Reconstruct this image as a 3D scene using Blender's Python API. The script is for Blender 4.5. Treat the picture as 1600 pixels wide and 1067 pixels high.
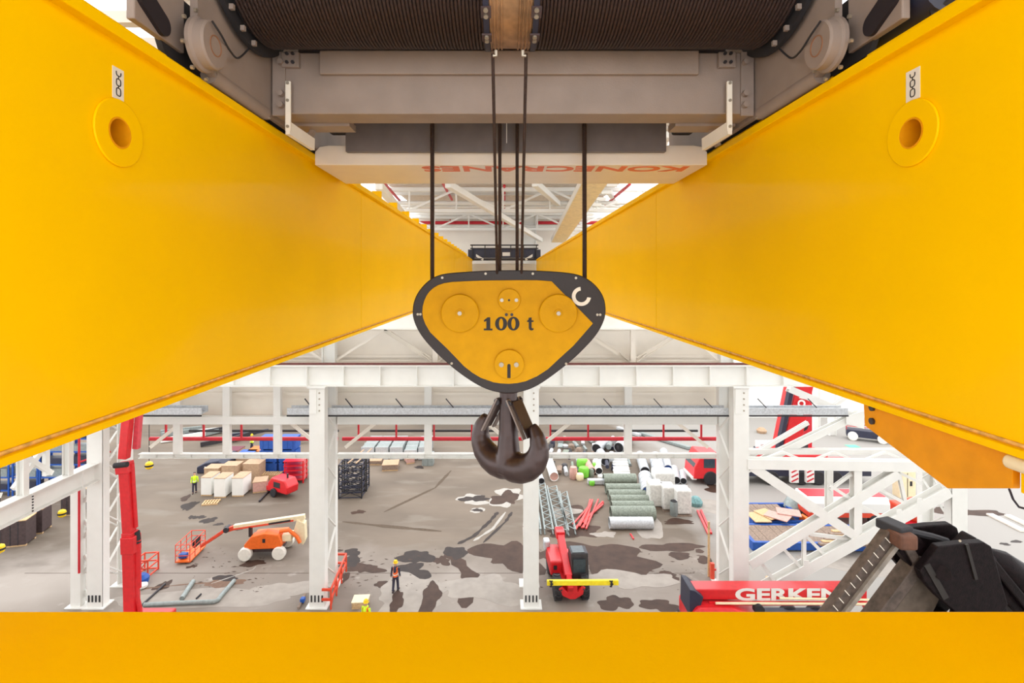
import bpy, bmesh, math, random
from mathutils import Vector, Matrix
random.seed(7)
scene = bpy.context.scene
COL = scene.collection
for _o in list(bpy.data.objects): bpy.data.objects.remove(_o)

# ---------------------------------------------------------------- camera, sky, light, exposure
H = 18.4                       # camera height above the hall floor
FP, CX, CY = 820.0, 786.0, 437.0   # focal length and vanishing point in pixels of the 1600x1067 frame
cam = bpy.data.cameras.new('camera'); cam_o = bpy.data.objects.new('camera', cam); COL.objects.link(cam_o)
cam.sensor_width = 36.0; cam.lens = FP * 36 / 1600
cam.shift_x = (800 - CX) / 1600; cam.shift_y = -(533.5 - CY) / 1600
cam.clip_start = 0.05; cam.clip_end = 500
cam_o.location = (0, 0, H); cam_o.rotation_euler = (math.pi / 2, 0, 0)
scene.camera = cam_o
world = bpy.data.worlds.new('overcast_sky'); scene.world = world; world.use_nodes = True
bg = world.node_tree.nodes['Background']; bg.inputs['Color'].default_value = (0.97, 0.985, 1.0, 1); bg.inputs['Strength'].default_value = 1.0
vs = scene.view_settings; vs.view_transform = 'Standard'; vs.look = 'None'; vs.gamma = 1.0; vs.use_curve_mapping = False
vs.exposure = 0.45
WORLD_STRENGTH = 2.2; bg.inputs['Strength'].default_value = WORLD_STRENGTH

def area_light(name, loc, sx, sy, power, rot=(0, 0, 0), color=(1, .97, .92)):
    l = bpy.data.lights.new(name, 'AREA'); l.shape = 'RECTANGLE'; l.size = sx; l.size_y = sy; l.energy = power; l.color = color
    o = bpy.data.objects.new(name, l); o.location = loc; o.rotation_euler = rot; COL.objects.link(o); return o

# ---------------------------------------------------------------- helpers
def U(px, py, Y):                 # point of the hall at depth Y seen at a pixel
    return Vector(((px - CX) * Y / FP, Y, H - (py - CY) * Y / FP))
def G(px, py, z=0.0):             # point at height z
    Y = (H - z) * FP / (py - CY); return Vector(((px - CX) * Y / FP, Y, z))
def lin(c):
    return tuple(((v / 255) / 12.92 if v / 255 <= .04045 else ((v / 255 + .055) / 1.055) ** 2.4) for v in c)

ORG = {}
class MB:
    def __init__(s): s.v = []; s.f = []
    def add(s, vs_, fs_):
        n = len(s.v); s.v += [tuple(p) for p in vs_]; s.f += [tuple(i + n for i in f) for f in fs_]; return s
    def box(s, c, d, rz=0, m=None):
        x, y, z = d[0] / 2, d[1] / 2, d[2] / 2
        P = [Vector((a, b, e)) for e in (-z, z) for b in (-y, y) for a in (-x, x)]
        M = m if m is not None else Matrix.Rotation(rz, 3, 'Z')
        return s.add([M @ p + Vector(c) for p in P], [(0, 2, 3, 1), (4, 5, 7, 6), (0, 1, 5, 4), (2, 6, 7, 3), (0, 4, 6, 2), (1, 3, 7, 5)])
    def bb(s, x0, x1, y0, y1, z0, z1): return s.box(((x0 + x1) / 2, (y0 + y1) / 2, (z0 + z1) / 2), (abs(x1 - x0), abs(y1 - y0), abs(z1 - z0)))
    def bar(s, p, q, w, h, up=(0, 0, 1)):
        p, q = Vector(p), Vector(q); d = q - p; L = d.length
        if L < 1e-6: return s
        d.normalize(); u = Vector(up)
        if abs(d.dot(u)) > .98: u = Vector((0, 1, 0)) if abs(d.y) < .9 else Vector((1, 0, 0))
        sx = d.cross(u).normalized(); uz = sx.cross(d)
        return s.box((p + q) / 2, (w, L, h), m=Matrix((sx, d, uz)).transposed())
    def tube(s, pts, r, n=8, caps=True):
        pts = [Vector(p) for p in pts]; k = len(pts); R = r if isinstance(r, (list, tuple)) else [r] * k
        vs_ = []; fs_ = []; prev = None
        for i, p in enumerate(pts):
            t = (pts[min(i + 1, k - 1)] - pts[max(i - 1, 0)]).normalized()
            if prev is None:
                a = Vector((0, 0, 1)) if abs(t.z) < .9 else Vector((1, 0, 0)); prev = t.cross(a).normalized()
            u = (prev - t * prev.dot(t)).normalized(); prev = u; w = t.cross(u)
            rr = R[i]; ru, rw = rr if isinstance(rr, tuple) else (rr, rr)
            for j in range(n):
                a = 2 * math.pi * j / n; vs_.append(p + u * (math.cos(a) * ru) + w * (math.sin(a) * rw))
        for i in range(k - 1):
            for j in range(n):
                j2 = (j + 1) % n; fs_.append((i * n + j, i * n + j2, (i + 1) * n + j2, (i + 1) * n + j))
        if caps: fs_ += [tuple(range(n - 1, -1, -1)), tuple((k - 1) * n + j for j in range(n))]
        return s.add(vs_, fs_)
    def cyl(s, p, q, r, n=16): return s.tube([p, q], r, n)
    def prism(s, poly, axis, a, b):
        k = len(poly)
        def mk(u, v, w): return {'x': (w, u, v), 'y': (u, w, v), 'z': (u, v, w)}[axis]
        vs_ = [mk(u, v, a) for u, v in poly] + [mk(u, v, b) for u, v in poly]
        return s.add(vs_, [tuple(range(k)), tuple(range(2 * k - 1, k - 1, -1))] + [(i, (i + 1) % k, k + (i + 1) % k, k + i) for i in range(k)])
    def ring(s, outer, inner, axis, a, b):      # two loops with the same count
        k = len(outer)
        def mk(u, v, w): return {'x': (w, u, v), 'y': (u, w, v), 'z': (u, v, w)}[axis]
        vs_ = [mk(u, v, w) for w in (a, b) for loop in (outer, inner) for u, v in loop]
        fs_ = []
        for i in range(k):
            j = (i + 1) % k
            fs_ += [(i, j, k + j, k + i), (2 * k + i, 3 * k + i, 3 * k + j, 2 * k + j), (i, 2 * k + i, 2 * k + j, j), (k + i, k + j, 3 * k + j, 3 * k + i)]
        return s.add(vs_, fs_)
    def disc(s, u, v, r, axis, a, b, n=32): return s.prism([(u + r * math.cos(2 * math.pi * i / n), v + r * math.sin(2 * math.pi * i / n)) for i in range(n)], axis, a, b)
    def annulus(s, u, v, r0, r1, axis, a, b, n=40):
        c = [(math.cos(2 * math.pi * i / n), math.sin(2 * math.pi * i / n)) for i in range(n)]
        return s.ring([(u + r1 * x, v + r1 * y) for x, y in c], [(u + r0 * x, v + r0 * y) for x, y in c], axis, a, b)
    def lathe(s, prof, c, axis='z', n=20):       # prof: (radius, height)
        vs_ = []; fs_ = []
        for r, h in prof:
            for j in range(n):
                a = 2 * math.pi * j / n; x, y = r * math.cos(a), r * math.sin(a)
                vs_.append(Vector(c) + Vector({'z': (x, y, h), 'y': (x, h, y), 'x': (h, x, y)}[axis]))
        for i in range(len(prof) - 1):
            for j in range(n): fs_.append((i * n + j, i * n + (j + 1) % n, (i + 1) * n + (j + 1) % n, (i + 1) * n + j))
        fs_ += [tuple(range(n)), tuple((len(prof) - 1) * n + j for j in range(n))]
        return s.add(vs_, fs_)
    def ibeam(s, p, q, w, h, t=.03, up=(0, 0, 1)):
        p, q = Vector(p), Vector(q); d = (q - p).normalized(); u = Vector(up)
        if abs(d.dot(u)) > .98: u = Vector((0, 1, 0))
        sx = d.cross(u).normalized(); uz = sx.cross(d)
        s.bar(p + uz * (h - t) / 2, q + uz * (h - t) / 2, w, t, uz); s.bar(p - uz * (h - t) / 2, q - uz * (h - t) / 2, w, t, uz)
        return s.bar(p, q, t, h - 2 * t, uz)
    def mesh(s, name, org=(0, 0, 0)):
        me = bpy.data.meshes.new(name); o = Vector(org)
        me.from_pydata([tuple(Vector(p) - o) for p in s.v], [], s.f)
        bm = bmesh.new(); bm.from_mesh(me); bmesh.ops.recalc_face_normals(bm, faces=bm.faces); bm.to_mesh(me); bm.free()
        return me
    def build(s, name, mat, parent=None, smooth=False, bevel=0, label=None):
        if parent is not None: org = ORG[parent.name]
        else:
            xs = [p[0] for p in s.v]; ys = [p[1] for p in s.v]; zs = [p[2] for p in s.v]
            org = ((min(xs) + max(xs)) / 2, (min(ys) + max(ys)) / 2, min(zs))
        me = s.mesh(name, org); me.materials.append(mat)
        if smooth:
            for p in me.polygons: p.use_smooth = True
            if smooth != 'all': me.set_sharp_from_angle(angle=math.radians(38))
        o = bpy.data.objects.new(name, me); COL.objects.link(o)
        if parent is not None: o.parent = parent
        else: o.location = org
        ORG[o.name] = Vector(org)
        if bevel:
            m = o.modifiers.new('bevel', 'BEVEL'); m.width = bevel; m.segments = 2; m.limit_method = 'ANGLE'; m.angle_limit = math.radians(40)
        if label: o['label'] = label
        return o
def spline(P, n=6):
    P = [Vector(p) for p in P]; out = []
    for i in range(len(P) - 1):
        a, b, c, d = P[max(i - 1, 0)], P[i], P[i + 1], P[min(i + 2, len(P) - 1)]
        for k in range(n):
            t = k / n; out.append(.5 * (2 * b + (c - a) * t + (2 * a - 5 * b + 4 * c - d) * t * t + (3 * b - a - 3 * c + d) * t ** 3))
    return out + [P[-1]]
def tag(o, label=None, cat=None, group=None, kind=None):
    if label: o['label'] = label
    if cat: o['category'] = cat
    if group: o['group'] = group
    if kind: o['kind'] = kind
    return o
def thing(name, label, cat, loc=(0, 0, 0), rz=0, group=None, local=False, kind=None):
    o = bpy.data.objects.new(name, None); COL.objects.link(o); o.location = loc; o.rotation_euler = (0, 0, rz); o.empty_display_size = .3
    ORG[o.name] = Vector((0, 0, 0)) if local else Vector(loc)
    return tag(o, label, cat, group, kind)
def inst(src, name, parent, loc=(0, 0, 0), rot=(0, 0, 0), scale=None):      # copy sharing mesh data
    c = src.copy(); c.name = name; COL.objects.link(c); c.parent = parent; c.location = loc; c.rotation_euler = rot
    if scale: c.scale = scale
    if parent is not None: ORG[c.name] = ORG[parent.name]
    return c
def copy_tree(o, parent=None):
    c = o.copy(); COL.objects.link(c); c.parent = parent; ORG[c.name] = ORG[o.name]
    for ch in list(o.children): copy_tree(ch, c)
    return c
def text_mesh(s, size, extrude=.002, bold=0.0, spacing=1.0, sx=1.0):
    cu = bpy.data.curves.new('lettering', 'FONT'); cu.body = s; cu.size = size; cu.extrude = extrude; cu.offset = bold
    cu.align_x = 'CENTER'; cu.align_y = 'CENTER'; cu.space_character = spacing; cu.resolution_u = 4
    o = bpy.data.objects.new('lettering', cu); COL.objects.link(o); bpy.context.view_layer.update()
    me = bpy.data.meshes.new_from_object(o.evaluated_get(bpy.context.evaluated_depsgraph_get()))
    bpy.data.objects.remove(o); bpy.data.curves.remove(cu)
    if sx != 1.0: me.transform(Matrix.Scale(sx, 4, (1, 0, 0)))
    return me
def lettering(s, size, mat, parent, wpos, rot, **k):
    me = text_mesh(s, size, **k); me.materials.clear(); me.materials.append(mat)
    o = bpy.data.objects.new('lettering', me); COL.objects.link(o); o.parent = parent
    o.location = Vector(wpos) - ORG[parent.name]; o.rotation_euler = rot; ORG[o.name] = ORG[parent.name]; return o

# ---------------------------------------------------------------- materials
MATS = {}
def mat(name, rgb, rough=.5, metal=0.0, var=.08, scale=6.0, bump=0.0, bscale=40.0, coat=0.0, rgb2=None, detail=4, alpha=1.0, trans=0.0, emit=0.0, spec=.5):
    if name in MATS: return MATS[name]
    m = bpy.data.materials.new(name); m.use_nodes = True; nt = m.node_tree; b = nt.nodes['Principled BSDF']
    b.inputs['Roughness'].default_value = rough; b.inputs['Metallic'].default_value = metal; b.inputs['Specular IOR Level'].default_value = spec
    if coat: b.inputs['Coat Weight'].default_value = coat; b.inputs['Coat Roughness'].default_value = .12
    if trans: b.inputs['Transmission Weight'].default_value = trans
    c = lin(rgb)
    tc = nt.nodes.new('ShaderNodeTexCoord'); nz = nt.nodes.new('ShaderNodeTexNoise'); nz.inputs['Scale'].default_value = scale; nz.inputs['Detail'].default_value = detail
    nt.links.new(tc.outputs['Object'], nz.inputs['Vector'])
    mx = nt.nodes.new('ShaderNodeMix'); mx.data_type = 'RGBA'
    c2 = lin(rgb2) if rgb2 else tuple(v * (1 - var * 2.2) for v in c)
    cr = nt.nodes.new('ShaderNodeMapRange'); cr.inputs['From Min'].default_value = .35; cr.inputs['From Max'].default_value = .7
    nt.links.new(nz.outputs['Fac'], cr.inputs['Value']); nt.links.new(cr.outputs['Result'], mx.inputs['Factor'])
    mx.inputs['A'].default_value = (*c, 1); mx.inputs['B'].default_value = (*c2, 1)
    nt.links.new(mx.outputs['Result'], b.inputs['Base Color'])
    if bump:
        n2 = nt.nodes.new('ShaderNodeTexNoise'); n2.inputs['Scale'].default_value = bscale; nt.links.new(tc.outputs['Object'], n2.inputs['Vector'])
        bp = nt.nodes.new('ShaderNodeBump'); bp.inputs['Strength'].default_value = bump; bp.inputs['Distance'].default_value = .02
        nt.links.new(n2.outputs['Fac'], bp.inputs['Height']); nt.links.new(bp.outputs['Normal'], b.inputs['Normal'])
    if emit: b.inputs['Emission Color'].default_value = (1, .96, .9, 1); b.inputs['Emission Strength'].default_value = emit
    MATS[name] = m; return m
M_yel = mat('crane_yellow_paint', (255, 200, 0), .42, var=.02, scale=1.2, bump=.03, bscale=120, coat=.06, spec=.02)
M_yel2 = mat('block_yellow_paint', (208, 152, 0), .5, spec=.15, var=.05, scale=9, bump=.1, bscale=60)
M_orange = mat('shaded_orange_paint', (236, 156, 0), .55, spec=.25, var=.06, scale=8, bump=.05)  # orange with the shade of bracket side and girder hole put into it
M_black = mat('block_black_paint', (36, 26, 27), .5, var=.12, scale=7, bump=.06)
M_ink = mat('black_lettering', (30, 22, 18), .6)
M_hook = mat('forged_hook_steel', (66, 50, 48), .33, metal=.35, var=.15, scale=5, bump=.05)
M_rope = mat('greasy_wire_rope', (66, 48, 44), .45, metal=.3, var=.25, scale=60, bump=.5, bscale=260)
M_grey = mat('trolley_grey_paint', (148, 132, 122), .55, var=.07, scale=4, bump=.06, bscale=90)
M_greyd = mat('trolley_dark_grey_paint', (112, 104, 104), .55, var=.08)
M_bolt = mat('zinc_bolt', (176, 166, 150), .35, metal=.6)
M_wht = mat('white_steel_paint', (232, 231, 226), .5, var=.02, scale=1.5)
M_wht2 = mat('warm_white_panel', (236, 228, 216), .6, var=.03, scale=.7)
M_strip = mat('sticker_white', (235, 228, 215), .5, var=.02)
M_cop = mat('bare_drum_groove_steel', (190, 150, 112), .35, metal=.55, var=.2, scale=12)
M_navy = mat('dark_navy_paint', (44, 46, 66), .5)
M_red = mat('red_machine_paint', (216, 30, 38), .4, var=.06, coat=.2)
M_redp = mat('red_sprinkler_paint', (200, 26, 44), .45, var=.05)
M_org = mat('orange_machine_paint', (240, 108, 30), .45, var=.05)
M_orr = mat('orange_red_paint', (226, 74, 44), .5, var=.06)
M_crm = mat('cream_boom_paint', (238, 222, 184), .5, var=.04)
M_blk = mat('dark_rubber', (38, 36, 40), .7, var=.1)
M_dk = mat('dark_steel', (60, 56, 60), .5, metal=.2, var=.15)
M_glv = mat('galvanised_steel', (205, 208, 212), .4, metal=.3, var=.12, scale=10)
M_glv2 = mat('matt_zinc_sheet', (150, 158, 156), .5, metal=.3, var=.1)
M_glass = mat('tinted_glass', (60, 72, 78), .1, var=.1)
M_tyre = mat('white_tyre', (236, 232, 222), .6, var=.05)
M_blue = mat('blue_paint', (30, 84, 170), .5, var=.1)
M_wood = mat('pale_timber', (214, 178, 132), .7, var=.15, scale=12)
M_woodd = mat('weathered_planks', (150, 128, 112), .8, var=.2, scale=8)
M_card = mat('brown_cardboard', (188, 156, 126), .8, var=.1)
M_wrap = mat('white_wrap_film', (226, 224, 218), .3, var=.12, scale=7, bump=.3, bscale=12)
M_green = mat('grey_green_wrap', (138, 146, 132), .55, var=.2, scale=9, bump=.5, bscale=14)
M_lime = mat('lime_green_plastic', (120, 200, 60), .5)
M_hiv = mat('hi_vis_yellow', (206, 240, 30), .6, var=.04)
M_hio = mat('hi_vis_orange', (250, 106, 40), .6, var=.04)
M_skin = mat('skin', (206, 158, 132), .6)
M_cloth = mat('dark_workwear', (52, 50, 68), .8)
M_helm = mat('yellow_helmet_plastic', (248, 206, 20), .4)
M_crate = mat('dark_brown_board', (78, 62, 62), .7, var=.15)
M_tray = mat('cream_tray', (240, 216, 160), .6)
M_arm_dark = mat('shaded_dark_steel', (26, 15, 17), .55, spec=.15, metal=.1, var=.35, scale=14, bump=.25, bscale=50)  # dark steel with the arm's shadow put into the colour
M_arm_worn = mat('worn_brown_steel', (92, 78, 70), .55, metal=.15, var=.25, scale=10, bump=.2)
M_pink = mat('terracotta_plastic', (206, 160, 148), .6)
# ================================================================ THE SETTING
# floor
fm = bpy.data.materials.new('dusty_concrete'); fm.use_nodes = True; nt = fm.node_tree; pb = nt.nodes['Principled BSDF']
tc = nt.nodes.new('ShaderNodeTexCoord')
def fnoise(scale, detail=6, sx=1.0):
    mp = nt.nodes.new('ShaderNodeMapping'); mp.inputs['Scale'].default_value = (sx, 1, 1); nt.links.new(tc.outputs['Object'], mp.inputs['Vector'])
    n = nt.nodes.new('ShaderNodeTexNoise'); n.inputs['Scale'].default_value = scale; n.inputs['Detail'].default_value = detail; nt.links.new(mp.outputs['Vector'], n.inputs['Vector']); return n
def fmix(a, b, fac, lo, hi):
    r = nt.nodes.new('ShaderNodeMapRange'); r.inputs['From Min'].default_value = lo; r.inputs['From Max'].default_value = hi; nt.links.new(fac, r.inputs['Value'])
    m = nt.nodes.new('ShaderNodeMix'); m.data_type = 'RGBA'; nt.links.new(r.outputs['Result'], m.inputs['Factor'])
    for k, v in (('A', a), ('B', b)):
        if isinstance(v, tuple): m.inputs[k].default_value = (*lin(v), 1)
        else: nt.links.new(v, m.inputs[k])
    return m.outputs['Result']
base = fmix((152, 142, 133), (124, 113, 103), fnoise(.09, 5).outputs['Fac'], .4, .62)
base = fmix(base, (104, 94, 85), fnoise(.33, 8, .4).outputs['Fac'], .58, .76)
base = fmix(base, (162, 153, 145), fnoise(1.1, 6).outputs['Fac'], .6, .8)
sep = nt.nodes.new('ShaderNodeSeparateXYZ'); nt.links.new(tc.outputs['Object'], sep.inputs['Vector'])
def wob(axis, amp):
    m = nt.nodes.new('ShaderNodeMath'); m.operation = 'MULTIPLY_ADD'; nt.links.new(fnoise(.25, 4).outputs['Fac'], m.inputs[0]); m.inputs[1].default_value = amp; nt.links.new(sep.outputs[axis], m.inputs[2]); return m.outputs['Value']
far = fmix((116, 102, 88), (92, 80, 68), fnoise(.16, 6, .5).outputs['Fac'], .4, .65)
far = fmix(far, (124, 114, 102), fnoise(.8, 6, .3).outputs['Fac'], .55, .75)
base = fmix(base, far, wob('Y', 9), 13.5, 18.0)          # trodden dirt-stained slab beyond the clean front strip
base = fmix(base, (150, 145, 139), wob('X', 6), 16.5, 19.5)    # cleaner slab on the right
nt.links.new(base, pb.inputs['Base Color']); pb.inputs['Roughness'].default_value = .75
bp = nt.nodes.new('ShaderNodeBump'); bp.inputs['Strength'].default_value = .2; bp.inputs['Distance'].default_value = .02
nt.links.new(fnoise(4).outputs['Fac'], bp.inputs['Height']); nt.links.new(bp.outputs['Normal'], pb.inputs['Normal'])
floor = MB().bb(-75, 75, -25, 72, -.3, 0).build('floor', fm); tag(floor, kind='structure'); ORG['floor'] = Vector(floor.location)
M_wet = mat('damp_dark_stain', (74, 54, 44), .6, spec=.2, var=.15, scale=1.5)
M_wet2 = mat('oily_brown_stain', (48, 35, 30), .55, spec=.25, var=.15, scale=2)
M_dry = mat('pale_dried_scum', (168, 162, 154), .8, var=.05)
M_sand = mat('pale_dusty_patch', (160, 151, 142), .85, var=.08, scale=1.5)
M_rust = mat('rusty_water_stain', (114, 84, 64), .7, var=.1)
def blob(px, py, rx, ry, m, z, seed, wob=.28, n=40, name='floor_stain', rot=0):
    rnd = random.Random(seed); ph = [rnd.uniform(0, 6.28) for _ in range(6)]
    c = G(px, py); top = G(px, py - ry); bot = G(px, py + ry); ryw = (top.y - bot.y) / 2; rxw = rx * c.y / FP
    P = []
    for i in range(n):
        a = 2 * math.pi * i / n
        k = 1 + wob * (.5 * math.sin(2 * a + ph[0]) + .35 * math.sin(3 * a + ph[1]) + .3 * math.sin(5 * a + ph[2]) + .2 * math.sin(8 * a + ph[3]))
        u, v = rxw * k * math.cos(a), ryw * k * math.sin(a)
        P.append((c.x + u * math.cos(rot) - v * math.sin(rot), c.y + u * math.sin(rot) + v * math.cos(rot)))
    return MB().prism(P, 'z', 0, z).build(name, m, floor)
def streak(pts, w, m, z, seed):
    rnd = random.Random(seed); L = []; R = []
    P = [G(*p) for p in pts]
    fine = []
    for i in range(len(P) - 1):
        for k in range(6): fine.append(P[i].lerp(P[i + 1], k / 6))
    fine.append(P[-1])
    for i, p in enumerate(fine):
        t = (fine[min(i + 1, len(fine) - 1)] - fine[max(i - 1, 0)]).normalized(); nn = Vector((-t.y, t.x, 0)); ww = w * rnd.uniform(.55, 1.25) * (.4 if i in (0, len(fine) - 1) else 1)
        L.append(p + nn * ww); R.append(p - nn * ww)
    z += .0004 + seed * .0001
    vs_ = [(p.x, p.y, z) for p in L] + [(p.x, p.y, z) for p in R]; k = len(L)
    return MB().add(vs_, [(i, i + 1, k + i + 1, k + i) for i in range(k - 1)]).build('floor_stain', m, floor)
S = [(738, 780, 24, 7, M_dry, .004, .5), (742, 779, 19, 5, M_wet2, .007, .5), (746, 797, 11, 4, M_dry, .004, .3), (746, 797, 8, 2.4, M_wet2, .007, .3),
     (790, 778, 20, 10, M_wet, .004, .5), (792, 776, 26, 12, M_dry, .003, .6), (800, 868, 52, 22, M_wet, .004, .5), (712, 863, 17, 10, M_wet2, .004, .3), (650, 870, 25, 11, M_wet2, .005, .35), (645, 893, 26, 13, M_wet2, .004, .5),
     (598, 913, 14, 5, M_wet, .004, .25), (690, 876, 12, 7, M_wet, .004, .5), (550, 863, 13, 6, M_wet2, .004, .25), (548, 877, 16, 9, M_wet2, .005, .35), (570, 888, 24, 8, M_wet, .004, .5), (530, 905, 12, 12, M_wet, .003, .4), (530, 860, 5, 2, M_wet, .004, .3),
     (940, 872, 80, 26, M_wet, .004, .4), (1050, 855, 45, 7, M_wet, .004, .3), (1062, 868, 18, 5.5, M_wet, .005, .25), (1093, 861, 7, 3, M_wet, .005, .2), (1101, 875, 12, 6, M_wet, .005, .25), (1042, 900, 19, 7, M_wet, .005, .3),
     (962, 942, 24, 12, M_wet, .005, .4), (1030, 946, 28, 10, M_wet, .005, .35), (900, 830, 40, 10, M_wet, .003, .5), (945, 835, 16, 5, M_sand, .007, .45), (900, 800, 30, 8, M_wet, .003, .5), (1000, 800, 30, 30, M_sand, .003, .4), (880, 800, 24, 8, M_sand, .004, .4),
     (1105, 790, 40, 14, M_sand, .003, .4), (1060, 815, 26, 4, M_wet, .004, .4), (655, 730, 8, 2, M_wet2, .004, .4), (633, 712, 6, 1.4, M_wet2, .004, .3), (1130, 765, 24, 8, M_wet, .004, .4),
     (296, 790, 9, 8, M_wet2, .004, .4), (300, 808, 5, 3, M_wet2, .004, .4), (312, 808, 8, 3, M_wet2, .004, .4), (326, 813, 10, 5, M_wet2, .004, .35), (342, 819, 7, 2, M_wet2, .004, .3), (357, 823, 7, 2.4, M_wet2, .004, .3), (372, 827, 6, 2, M_wet2, .004, .3), (290, 778, 6, 5, M_wet, .004, .4),
     (395, 880, 18, 5, M_wet, .004, .35), (352, 903, 18, 5, M_wet2, .004, .3), (350, 911, 28, 6, M_rust, .003, .4), (255, 915, 9, 9, M_wet, .003, .4), (300, 885, 7, 2.5, M_wet, .004, .5), (560, 800, 10, 3, M_wet, .003, .4),
     (620, 940, 11, 16, M_wet, .004, .3), (672, 935, 16, 24, M_wet, .004, .35), (1050, 790, 20, 3, M_wet, .004, .5), (1505, 800, 50, 7, M_wet, .002, .4), (1570, 850, 8, 2, M_wet2, .004, .3), (1588, 846, 9, 2, M_wet2, .004, .3),
     (640, 930, 60, 30, M_sand, .002, .4), (760, 920, 60, 22, M_sand, .002, .4), (990, 905, 60, 14, M_sand, .006, .4), (320, 935, 130, 16, M_sand, .002, .2), (450, 920, 50, 12, M_sand, .003, .3), (1330, 880, 70, 16, M_sand, .002, .3), (1540, 900, 80, 60, M_sand, .0015, .3)]
for i, (x, y, rx, ry, m, z, w) in enumerate(S): blob(x, y, rx, ry, m, z + i * .00006, i * 13 + 5, w)
streak([(715, 850), (740, 838), (765, 815), (778, 800)], .16, M_wet2, .006, 1); streak([(740, 845), (770, 826), (790, 800)], .12, M_dry, .006, 2); streak([(755, 848), (790, 815), (800, 800)], .13, M_wet2, .006, 3)
M_tyre_mark = mat('faint_tyre_mark', (96, 83, 71), .8, spec=.1, var=.1)
streak([(535, 815), (600, 822), (690, 830)], .2, M_tyre_mark, .003, 4); streak([(600, 800), (680, 762), (705, 735)], .14, M_tyre_mark, .003, 5); streak([(200, 922), (300, 912), (380, 908)], .07, M_rust, .006, 6)
streak([(330, 912), (395, 890), (400, 885)], .05, M_dry, .006, 7); streak([(700, 860), (735, 900), (725, 950)], .5, M_wet, .003, 8); streak([(640, 905), (632, 930), (622, 952)], .45, M_wet, .0035, 9)
rnd = random.Random(3)
mb = MB()
for i in range(260):
    p = G(rnd.choice([rnd.uniform(530, 700), rnd.uniform(290, 420), rnd.uniform(840, 1110)]), rnd.uniform(855, 925)); a = rnd.uniform(0, 3.1); l = rnd.uniform(.04, .22)
    u = Vector((math.cos(a), math.sin(a) * .4, 0)) * l; w = Vector((-u.y, u.x, 0)) * .4
    mb.add([p + u + Vector((0, 0, .008)), p + w + Vector((0, 0, .008)), p - u + Vector((0, 0, .008)), p - w * .6 + Vector((0, 0, .008))], [(0, 1, 2, 3)])
tag(mb.build('mud_splashes', M_wet, floor), kind='stuff')
# floor slab joint
MB().bb(-30, 12, 32.9, 32.94, 0, .004).build('slab_joint', M_wet, floor)

# back wall: sheet panels above a long opening
YW = 32.5
wall = thing('wall_back', None, None, (0, YW, 9.5), kind='structure')
rows = [9.5 + i * 1.15 for i in range(12)]
cols = [-23.2 + 3.05 * i for i in range(12)]
pn = MB().bb(-1.515, 1.515, -.06, .06, -.565, .565).build('panel', M_wht2, wall, bevel=.015); pn.location = (cols[0] + 1.525, 0, .575)
for r, z in enumerate(rows):
    for c, x in enumerate(cols):
        if r == c == 0: continue
        inst(pn, 'panel', wall, (x + 1.525, 0.004 * ((r + c) % 2), z - 9.5 + .575))
MB().bb(-23.2, 13.4, YW + .07, YW + .1, 9.5, 23.3).build('backing_sheet', M_wht2, wall)
for z in (11.3, 13.6, 16.2, 18.6): MB().bb(-23.2, 13.4, YW - .2, YW - .07, z, z + .16).build('girt', M_wht2, wall)
# far wall of the next bay
fw = thing('wall_far', None, None, (0, 70, 0), kind='structure')
fp = MB().bb(-2.97, 2.97, -.08, .08, -5.95, 5.95).build('panel', M_wht, fw, bevel=.02); fp.location = (-69, 0, 6)
for i in range(1, 24): inst(fp, 'panel', fw, (-69 + 6 * i, 0.006 * (i % 2), 6))
MB().bb(-72, 72, 70.1, 70.2, 0, 12).build('backing_sheet', M_wht, fw)

# roof: ribbed deck, purlins, lattice trusses, gaps between deck strips shaped to let in added light
ZR = H + 4.1
ceil = thing('ceiling', None, None, (0, 10, ZR), kind='structure')
M_deck = mat('roof_deck', (216, 204, 190), .6, var=.05)
def deck(x0, x1, y0, y1):
    mb = MB(); y = y0; s = []
    while y < y1 - 1e-4:
        for dy, z in ((0, .09), (.12, .09), (.16, 0), (.3, 0), (.34, .09)):
            if y + dy <= y1: s.append((y + dy, z))
        y += .42
    vs_ = [(x, a, ZR + b) for x in (x0, x1) for a, b in s]; k = len(s)
    mb.add(vs_, [(i, i + 1, k + i + 1, k + i) for i in range(k - 1)]); return mb.build('roof_deck', M_deck, ceil)
for x0, x1 in ((-36, -26), (-20, -14), (-5, 5), (14, 20), (26, 36)):
    deck(x0, x1, -4 if x0 == -5 else -22, 33)  # middle strip cut short so more light reaches the near girders
for y in range(-20, 33, 4): MB().ibeam((-36, y, ZR - .12), (36, y, ZR - .12), .12, .22, .02).build('purlin', M_wht, ceil)
for yt in (14, 22.4, 30.6):
    zb, zt = H + 2.95, ZR - .25
    t = thing('roof_truss', {14: 'nearest white lattice roof truss above the crane', 22.4: 'middle white lattice roof truss under the roof deck', 30.6: 'white lattice roof truss close to the back wall'}[yt], 'truss', (0, yt, zb))
    MB().bar((-30, yt, zt), (30, yt, zt), .16, .16).build('top_chord', M_wht, t); MB().bar((-30, yt, zb), (30, yt, zb), .14, .14).build('bottom_chord', M_wht, t)
    src = None
    for k in range(30):
        xa = -30 + 2 * k
        if xa < -20 or xa > 20: continue
        a, b = ((xa, yt, zb), (xa + 2, yt, zt)) if k % 2 else ((xa, yt, zt), (xa + 2, yt, zb))
        MB().bar(a, b, .09, .09).build('diagonal', M_wht, t); MB().bar((xa, yt, zb), (xa, yt, zt), .07, .07).build('post', M_wht, t)
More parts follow.
